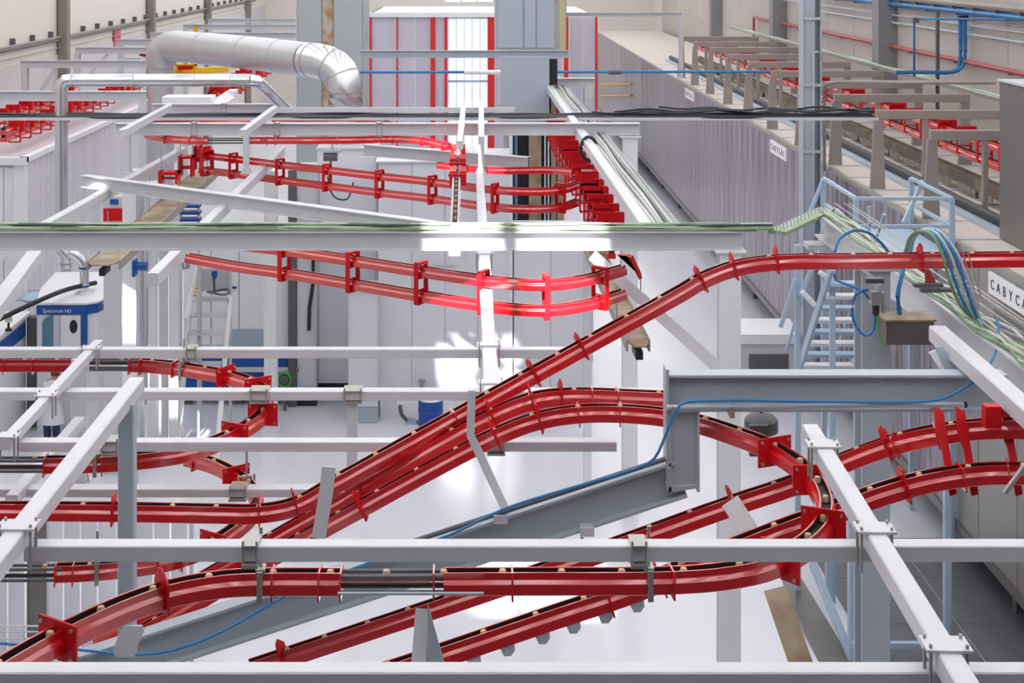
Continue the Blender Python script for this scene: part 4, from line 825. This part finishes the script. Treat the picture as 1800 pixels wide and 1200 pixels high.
# step ladder
t = thing('step_ladder', 'white wheeled step ladder with platform and yellow chain', 'ladder', (XX(368, 36), 35.5, 0))
zs = [ZZ(527, 36), ZZ(555, 35.6), ZZ(587, 35.2), ZZ(612, 34.9), ZZ(640, 34.6)]
for i, (a, b) in enumerate(((340, 403), (333, 397), (328, 390), (327, 388), (326, 387))):
    dd = 36-.38*i; part('tread', MB().box(XX(a, dd), XX(b, dd), dd, dd+.4, zs[i]-.05, zs[i]), ALU, t)
for px in (334, 404): part('stringer', MB().bar(P(px+1, 520, 36.2), P(px-24, 816, 33.65), .08, .12, up=(1, 0, 0)), WHITE, t)
for px in (352, 405): part('guard_post', MB().cyl(P(px, 460, 36.4), P(px, 749, 36.4), .04, 8), STEEL, t)
part('guard_rail', MB().cyl(P(352, 461, 36.4), P(405, 461, 36.4), .04, 8), STEEL, t)
part('back_panel', MB().box(XX(354, 36.5), XX(402, 36.5), 36.5, 36.53, ZZ(512, 36.5), ZZ(472, 36.5)), STEEL, t)
part('left_handrail', MB().bar(P(346, 470, 36), P(326, 560, 35), .06, .06), WHITE, t)
for i in range(9): part('yellow_chain_link', MB().box(XX(352-i*1.3, 36), XX(357-i*1.3, 36), 35.9, 35.95, ZZ(468+i*6, 36)-.05, ZZ(468+i*6, 36)), YEL, t)
c = P(384, 513, 36.2); solo('hose_coil', MB().tube([c+Vector((.27*math.cos(a), .2*math.sin(a), .03*math.sin(2*a))) for a in [i*math.pi/12 for i in range(24)]], .03, 8, closed=True), DGREY, 'dark hose coil on the step ladder platform', 'hose')
c = P(377, 511, 36.3); t = thing('spray_tool', 'dark spray tool standing on the step ladder platform', 'tool', c)
part('stem', MB().cyl(c, P(376, 485, 36.3), .03, 8), DGREY, t); part('head', MB().rings(P(377, 489, 36.3), [(.05, 0), (.08, .1), (.06, .2)], 10), BLUE, t)
# white machine with blue skirt
d = 38.2; t = thing('white_enclosure', 'large white enclosure on a blue skirt behind the step ladder', 'machine', (XX(430, d), d, 0))
zk = ZZ(626, d)
for i in range(4): part('wall_panel', MB().box(XX(322+i*49, d)+.01, XX(371+i*49, d)-.01, d, d+.1, zk, ZZ(440, d)), WHITE, t)
part('core', MB().box(XX(322, d), XX(518, d), d+.1, d+3, .3, ZZ(440, d)), WHITE, t)
part('lower_panel', MB().box(XX(408, d), XX(463, d), d-.02, d, zk, ZZ(578, d)), STEELB, t)
part('blue_skirt', MB().box(XX(322, d), XX(518, d), d-.1, d, .25, zk), BLUE, t)
part('skirt_rail', MB().box(XX(400, d), XX(545, d), d-.2, d-.1, ZZ(650, d), ZZ(643, d)), STEEL, t)
for px in (330, 420, 510): part('foot', MB().box(XX(px, d)-.1, XX(px, d)+.1, d, d+.2, 0, .3), DGREY, t)
for y in (473, 505): part('hinge_tag', MB().box(XX(408, d), XX(416, d), d-.03, d, ZZ(y+2, d), ZZ(y-2, d)), BLUE, t)
c = P(500, 667, 37.6); t = thing('hose_reel', 'green hose wound on a reel beside the blue skirt', 'reel', (c.x, c.y, ZZ(690, 37.6)))
part('hose', MB().tube([c+Vector((.16*math.cos(a), 0, .19*math.sin(a))) for a in [i*math.pi/12 for i in range(24)]], .045, 8, closed=True), GREEN, t)
part('hub', MB().cyl(c-Vector((0, .06, 0)), c+Vector((0, .1, 0)), .12, 14), DGREY, t)
part('stand', MB().box(c.x-.04, c.x+.04, c.y+.05, c.y+.12, 0, c.z), DGREY, t)
for a, b, dd, yt, m, lb in ((522, 556, 38.0, 300, STEEL, 'pale grey cabinet with dark conduits left of the centre cabin'), (558, 662, 38.6, 263, CABIN, 'broad pale grey cabinet behind the grey tower'), (612, 664, 36.6, 515, CABIN, 'grey tower with open top left of the centre cabin')):
    t = thing('steel_cabinet', lb, 'cabinet', (XX((a+b)/2, dd), dd, 0)); zt = ZZ(yt, dd)
    part('casing', MB().box(XX(a, dd), XX(b, dd), dd, dd+1.2, .45, zt), m, t)
    part('plinth', MB().box(XX(a, dd), XX(b, dd), dd+.05, dd+1.1, 0, .45), BLACK if a < 600 else GREY, t)
    part('door', MB().box(XX(a+3, dd), XX(b-3, dd), dd-.03, dd, .6, zt-.2), m, t)
    part('top_rim', MB().box(XX(a, dd)-.03, XX(b, dd)+.03, dd-.04, dd+1.24, zt, zt+.05), STEEL, t)
solo('dark_conduit', MB().tube([P(551, 440, 37.92), P(550, 500, 37.92), P(544, 540, 37.92), P(543, 580, 37.92)], .05, 8), BCAB, 'dark bent conduit on the pale grey cabinet', 'pipe')
solo('gap_shade_strip', MB().box(XX(506, 37.9), XX(520, 37.9), 37.95, 38.1, 0, ZZ(300, 37.9)), DGREY, 'dark strip painting the shade in the gap between enclosure and grey cabinets', 'post')  # dark box fills the gap in place of its shade
# centre cabin
d = 37.0; t = thing('centre_cabin', 'pale grey sheet cabin on flared legs behind the glare', 'machine', (XX(780, d), d, 0))
zb = ZZ(690, d)
for a, b, yt in ((665, 724, 286), (724, 782, 286), (782, 840, 286), (840, 897, 286), (903, 968, 402), (968, 1034, 402)):
    part('wall_sheet', MB().box(XX(a, d)+.006, XX(b, d)-.006, d, d+.06, zb, ZZ(yt, d)), CABIN, t)
part('core', MB().box(XX(666, d), XX(896, d), d+.06, d+2.4, zb, ZZ(287, d)), CABIN, t)
part('right_core', MB().box(XX(903, d), XX(1034, d), d+.06, d+1.2, zb, ZZ(402, d)), CABIN, t)
part('top_rim', MB().box(XX(660, d), XX(900, d), d-.06, d+2.5, ZZ(286, d), ZZ(283, d)), STEEL, t)
part('corner_trim', MB().box(XX(895, d), XX(901, d), d-.04, d+.1, zb, ZZ(240, d)), WHITE, t)
part('base_rail', MB().box(XX(665, d), XX(1034, d), d-.03, d+.06, zb-.06, zb), STEEL, t)
part('ledge_rail', MB().box(XX(672, d), XX(800, d), d-.08, d, ZZ(466, d), ZZ(464, d)), STEEL, t)
part('valve', MB().rings(P(742, 680, d-.1), [(.05, 0), (.05, .12), (.09, .14), (.09, .18)], 10), ZINC, t)
part('flared_leg', MB().prism([P(674, 690, d), P(700, 690, d), P(690, 775, d), P(664, 775, d)], (0, .2, 0)), CABIN, t)
part('flared_leg', MB().prism([P(985, 690, d), P(1012, 690, d), P(1020, 775, d), P(995, 775, d)], (0, .2, 0)), CABIN, t)
d = 41.0; t = thing('dark_tunnel_mouth', 'dark slotted tunnel mouth with tan slats right of the centre cabin', 'machine', (XX(950, d), d, 0))
part('mouth_shade', MB().box(XX(902, d), XX(981, d), d+.3, d+.5, 0, ZZ(105, d)), BLACK, t)  # black sheet stands in for the dark inside of the opening
for i, (a, b, y0, y1, m) in enumerate(((930, 952, 238, 420, TAN), (957, 960, 238, 420, STEEL), (963, 966, 245, 420, STEEL), (969, 978, 150, 420, TAN), (905, 910, 238, 420, GLASS), (981, 992, 205, 420, TAN), (880, 966, 100, 232, STEELB))):
    part('slat', MB().box(XX(a, d), XX(b, d), d+.1, d+.2, ZZ(y1, d), ZZ(y0, d)), m, t)
# blue drum
c = P(757, 764, 35.8); t = thing('steel_drum', 'blue steel drum with white lid standing under the pale beam', 'drum', (c.x, c.y, 0))
part('body', MB().rings((c.x, c.y, 0), [(.31, 0), (.32, .02), (.31, .04), (.31, .28), (.325, .3), (.31, .32), (.31, .58), (.325, .6), (.31, .62), (.31, .86), (.325, .88)], 28), BLUE, t)
part('lid', MB().rings((c.x, c.y, .88), [(.29, 0), (.29, .012), (.2, .03), (.18, .02)], 24), WHITE, t)
part('label_sheet', MB().box(c.x+.1, c.x+.24, c.y-.325, c.y-.28, .2, .5), PAPER, t)
t = thing('valve_pipework', 'grey valve pipework beside the blue drum', 'pipe', P(720, 750, 36.6))
c = P(724, 742, 36.6)
part('pipe', MB().tube(smooth([P(703, 712, 36.6), P(706, 728, 36.6), P(716, 738, 36.6), P(735, 742, 36.6)]), .05, 8), DGREY, t)
part('flange', MB().cyl(c-Vector((0, .08, 0)), c+Vector((0, .1, 0)), .13, 14), GREY, t)
# strip-curtain booth at lower left
d = 24.0; t = thing('strip_curtain_booth', 'low white strip-curtain booth at the lower left', 'booth', (XX(150, d), d, 0))
xs_ = [(-30, 14), (14, 44), (85, 112), (112, 142), (142, 172), (172, 205), (205, 238), (238, 270), (270, 300), (300, 330)]
for a, b in xs_: part('curtain_strip', MB().prism([(XX(a, d)+.01, d, .1), (XX(b, d)-.01, d-.05, .1), (XX(b, d)-.01, d-.03, .1), (XX(a, d)+.01, d+.02, .1)], (0, 0, 2.5)), CURT, t)
part('doorway_shade', MB().box(XX(44, d), XX(86, d), d+.1, d+.15, 0, 2.5), STAINW, t)  # dark sheet painting the shade seen through the curtain gap
part('head_rail', MB().box(XX(-40, d), XX(335, d), d-.06, d+.1, 2.6, 2.7), STEEL, t)
for px in (-25, 82, 333): part('post', MB().box(XX(px, d), XX(px, d)+.06, d, d+.06, 0, 2.6), STEEL, t)
t = thing('low_fence', 'thin white guard rail low at the left edge', 'fence', P(35, 1125, 23.2))
for y in (1100, 1110, 1122): part('rail', MB().cyl(P(-20, y, 23.2), P(78, y, 23.2), .015, 8), STEEL, t)
for px in (5, 42, 76): part('post', MB().cyl(P(px, 1098, 23.2), (P(px, 1098, 23.2).x, 23.2, 0), .02, 8), STEEL, t)
# ------------------------------------------------------------------ person in a white coat
pd = 35.4; ox = XX(90, pd); base = Vector((ox, pd, 0))
t = thing('person', 'person in a white coat and dark blue trousers, arms reaching right, behind the beams', 'person', base)
me = bpy.data.meshes.new('body'); J = {'pelvis': (0, 0, .92, .14, .11), 'waist': (.02, 0, 1.1, .13, .1), 'chest': (.05, 0, 1.32, .16, .11), 'neckb': (.06, 0, 1.47, .07, .07), 'neck': (.08, 0, 1.55, .055, .055), 'headl': (.1, -.01, 1.63, .085, .09), 'headt': (.1, 0, 1.74, .08, .09),
     'shl': (-.13, 0, 1.42, .065, .065), 'ell': (.0, -.2, 1.18, .045, .045), 'wrl': (.26, -.28, 1.14, .032, .03), 'hal': (.34, -.3, 1.15, .042, .02), 'shr': (.22, 0, 1.42, .065, .065), 'elr': (.4, -.16, 1.3, .045, .045), 'wrr': (.56, -.26, 1.42, .032, .03), 'har': (.63, -.28, 1.46, .042, .02),
     'hpl': (-.09, 0, .88, .09, .09), 'knl': (-.1, -.02, .49, .06, .065), 'anl': (-.1, .03, .09, .04, .045), 'fol': (-.1, -.13, .04, .045, .03), 'hpr': (.09, 0, .88, .09, .09), 'knr': (.12, -.03, .49, .06, .065), 'anr': (.13, .02, .09, .04, .045), 'for': (.14, -.14, .04, .045, .03)}
E = [('pelvis', 'waist'), ('waist', 'chest'), ('chest', 'neckb'), ('neckb', 'neck'), ('neck', 'headl'), ('headl', 'headt'), ('neckb', 'shl'), ('shl', 'ell'), ('ell', 'wrl'), ('wrl', 'hal'), ('neckb', 'shr'), ('shr', 'elr'), ('elr', 'wrr'), ('wrr', 'har'), ('pelvis', 'hpl'), ('hpl', 'knl'), ('knl', 'anl'), ('anl', 'fol'), ('pelvis', 'hpr'), ('hpr', 'knr'), ('knr', 'anr'), ('anr', 'for')]
K = list(J); V_ = [J[k][:3] for k in K]; R_ = [J[k][3:] for k in K]; E_ = [(K.index(a), K.index(b)) for a, b in E]
for hnd, wr_, dx, dz in (('hal', 'wrl', .08, .0), ('har', 'wrr', .07, .04)):        # five fingers each
    h0 = K.index(hnd); hv = Vector(J[hnd][:3])
    for f, (oy, ln) in enumerate(((-.05, .05), (-.03, .085), (-.01, .095), (.012, .085), (.032, .065))):
        V_.append(tuple(hv+Vector((dx*.25, oy, dz*.3)))); R_.append((.009, .009)); V_.append(tuple(hv+Vector((ln*.8, oy*1.2, dz*.5-.01)))); R_.append((.008, .008)); V_.append(tuple(hv+Vector((ln*1.2, oy*1.2, dz*.5-.03)))); R_.append((.007, .007))
        n = len(V_); E_ += [(h0, n-3), (n-3, n-2), (n-2, n-1)]
me.from_pydata(V_, E_, []); bo = bpy.data.objects.new('body', me); COL.objects.link(bo); bo.parent = t
sm = bo.modifiers.new('skin', 'SKIN'); bo.modifiers.new('sub', 'SUBSURF').levels = 1
for i, v in enumerate(me.skin_vertices[0].data): v.radius = R_[i]; v.use_root = (i == 0)
dg = bpy.context.evaluated_depsgraph_get(); nm = bpy.data.meshes.new_from_object(bo.evaluated_get(dg)); nm.name = 'body'; nm.materials.clear(); nm.materials.append(SKIN); nm.shade_smooth()
bo.modifiers.clear(); bo.data = nm; ORG[bo] = base
def ell(c, prof, n=18):
    vs = []; fs = []
    for (x, y, z, rx, ry) in prof:
        for i in range(n): a = 2*math.pi*i/n; vs.append(base+Vector((x+rx*math.cos(a), y+ry*math.sin(a), z)))
    for k in range(len(prof)-1):
        for i in range(n): j = (i+1) % n; fs.append((k*n+i, k*n+j, (k+1)*n+j, (k+1)*n+i))
    return MB().add(vs, fs)
part('coat', ell(base, [(.03, .0, .42, .3, .24), (.03, 0, .7, .26, .21), (.03, 0, 1.0, .2, .16), (.04, 0, 1.2, .21, .15), (.05, 0, 1.38, .23, .14), (.055, 0, 1.46, .17, .11), (.06, 0, 1.51, .09, .085)]), COAT, t)
for a, b, c_ in (('shl', 'ell', 'wrl'), ('shr', 'elr', 'wrr')):
    q = [base+Vector(J[k][:3]) for k in (a, b, c_)]; part('sleeve', MB().tube(smooth(q, .05), .07, 12), COAT, t)
for s, k in ((-1, ('hpl', 'knl', 'anl')), (1, ('hpr', 'knr', 'anr'))):
    q = [base+Vector(J[j][:3]) for j in k]; part('trouser_leg', MB().tube(smooth(q, .08), .092, 14), JEANS, t)
for k, a in (('fol', 'anl'), ('for', 'anr')):
    q = base+Vector(J[k][:3]); part('shoe', MB().sweep(rrect(.1, .09, .03), [q+Vector((0, .2, 0)), q+Vector((0, -.08, -.005))]), BLACK, t)
part('hair', MB().rings(base+Vector((.1, .015, 1.66)), [(.1, -.06), (.112, .02), (.11, .09), (.085, .15), (.04, .175)], 16), HAIR, t)
part('face', MB().rings(base+Vector((.1, -.09, 1.66)), [(.012, -.02), (.014, .0), (.008, .03)], 8), SKIN, t)
for s in (-1, 1):
    part('eye', MB().rings(base+Vector((.1+s*.034, -.096, 1.685)), [(.003, -.008), (.01, 0), (.003, .008)], 8), INK, t)
    part('ear', MB().rings(base+Vector((.1+s*.1, 0, 1.65)), [(.008, -.03), (.018, 0), (.01, .035)], 8), SKIN, t)
part('mouth', MB().box(base.x+.075, base.x+.125, base.y-.1, base.y-.085, 1.605, 1.613), REDD, t)

# cable tray beside the receding white beam
t = thing('cable_tray', 'pale cable tray running beside the receding white beam', 'cable tray', PH(1080, 290, 3.85))
a = PH(962, 128, 3.85); b = PH(1172, 415, 3.85); a.x += .05; b.x += .05
part('tray', MB().sweep([(-.2, .08), (-.2, 0), (.2, 0), (.2, .08), (.19, .08), (.19, .012), (-.19, .012), (-.19, .08)], [a, b]), STEEL, t)
for i in range(5):
    off = Vector((-.14+.07*i, 0, .03)); part('cable', MB().tube([a+(b-a)*(k/30)+off+Vector((.02*math.sin(k*.9+i), 0, .01*math.sin(k+i))) for k in range(31)], .018, 6), (GCAB2, ZINC, STEEL, BCAB, GCAB2)[i], t)
c = PH(1035, 244, 3.7); part('cable_loop', MB().tube([c+Vector((.16*math.cos(q), 0, -.2+.24*math.sin(q))) for q in [i*math.pi/10 for i in range(20)]], .035, 8, closed=True), BCAB, t)
# dark sheets laid on the floor to paint the shade by the machine
t = thing('floor_shade', 'dark floor sheets painting the shade beside the tunnel machine at lower right', 'floor shade', (8.8, 22, 0))
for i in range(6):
    for j in range(2): part('plate', MB().box(6.9+j*1.9, 8.78+j*1.9, 18+i*1.9, 19.88+i*1.9, 0, .012), mat('floor_shade_paint', '6D6F76', .4, .2, noise=.15, scale=1.2, rnd=.1) if not (i or j) else MATS['floor_shade_paint'], t)

# small units around the left end of the far double track
def unit(label, px0, px1, y0, y1, d, m, hole=True):
    t = thing('track_stop_unit', label, 'stop unit', P((px0+px1)/2, y1, d)); w = (px1-px0)*d/F*.16
    xa, xb, za, zb = XX(px0, d), XX(px1, d), ZZ(y1, d), ZZ(y0, d)
    for x in (xa, xb-w): part('side_plate', MB().box(x, x+w, d, d+.3, za, zb), m, t)
    part('top_plate', MB().box(xa, xb, d-.02, d+.32, zb-w, zb), m, t)
    part('stop_bar', MB().box(xa+w, xb-w, d+.1, d+.2, za+(zb-za)*.35, za+(zb-za)*.5), m, t)
    for x in (xa+w/2, xb-w/2): part('hanger_rod', MB().cyl((x, d+.15, zb), (x, d+.15, zb+.5), .012, 6), ZINC, t)
unit('red stop frame hanging left of the far double track', 313, 338, 275, 311, 31.4, REDP)
unit('red open frame above the left drip tray', 278, 313, 302, 324, 30.2, REDP)
unit('tall red stop frame at the start of the far double track', 340, 352, 257, 300, 31.8, REDP)
d = 33.0; t = thing('control_cabinet', 'white control cabinet with red and blue panels beside the left booth', 'cabinet', (XX(210, d), d, 0))
part('casing', MB().box(XX(182, d), XX(240, d), d, d+.8, 0, ZZ(346, d)), STEEL, t)
part('red_panel', MB().box(XX(182, d), XX(219, d), d-.03, d, ZZ(388, d), ZZ(366, d)), REDP, t)
part('blue_panel', MB().box(XX(194, d), XX(208, d), d-.03, d, ZZ(359, d), ZZ(350, d)), BLUE, t)
part('door', MB().box(XX(223, d), XX(238, d), d-.02, d, .3, ZZ(350, d)), WHITE, t)
d = 35.5; t = thing('blue_tool_rack', 'blue perforated rack below the red double track', 'rack', P(333, 388, d))
part('frame', MB().box(XX(315, d), XX(319, d), d, d+.1, 0, ZZ(357, d)).box(XX(347, d), XX(351, d), d, d+.1, 0, ZZ(357, d)), STEEL, t)
for y in (360, 372, 384): part('shelf', MB().box(XX(315, d), XX(351, d), d-.05, d+.3, ZZ(y+5, d), ZZ(y, d)), BLUE, t)
c = P(584, 275, 33.4); t = thing('hydraulic_motor', 'dark motor with hoses hanging behind the far track', 'motor', c)
part('body', MB().cyl(c-Vector((.2, 0, 0)), c+Vector((.12, 0, 0)), .11, 14), DGREY, t)
part('mount', MB().box(c.x-.2, c.x+.2, c.y-.1, c.y+.1, c.z+.1, c.z+.16), GREY, t)
part('hanger_rod', MB().cyl((c.x, c.y, c.z+.16), (c.x, c.y, c.z+.9), .02, 8), GREY, t)
part('hose', MB().tube(smooth([c, c+Vector((-.1, 0, -.5)), c+Vector((.05, 0, -.95)), c+Vector((.35, 0, -1.0)), c+Vector((.5, 0, -.6))], .1), .02, 6), BCAB, t)
solo('diagonal_brace', MB().bar(P(1042, 449, 20.4), P(1270, 652, 18.95), .16, .06, up=(0, 1, 0)), STEEL, 'pale flat brace slanting behind the climbing red track', 'brace')
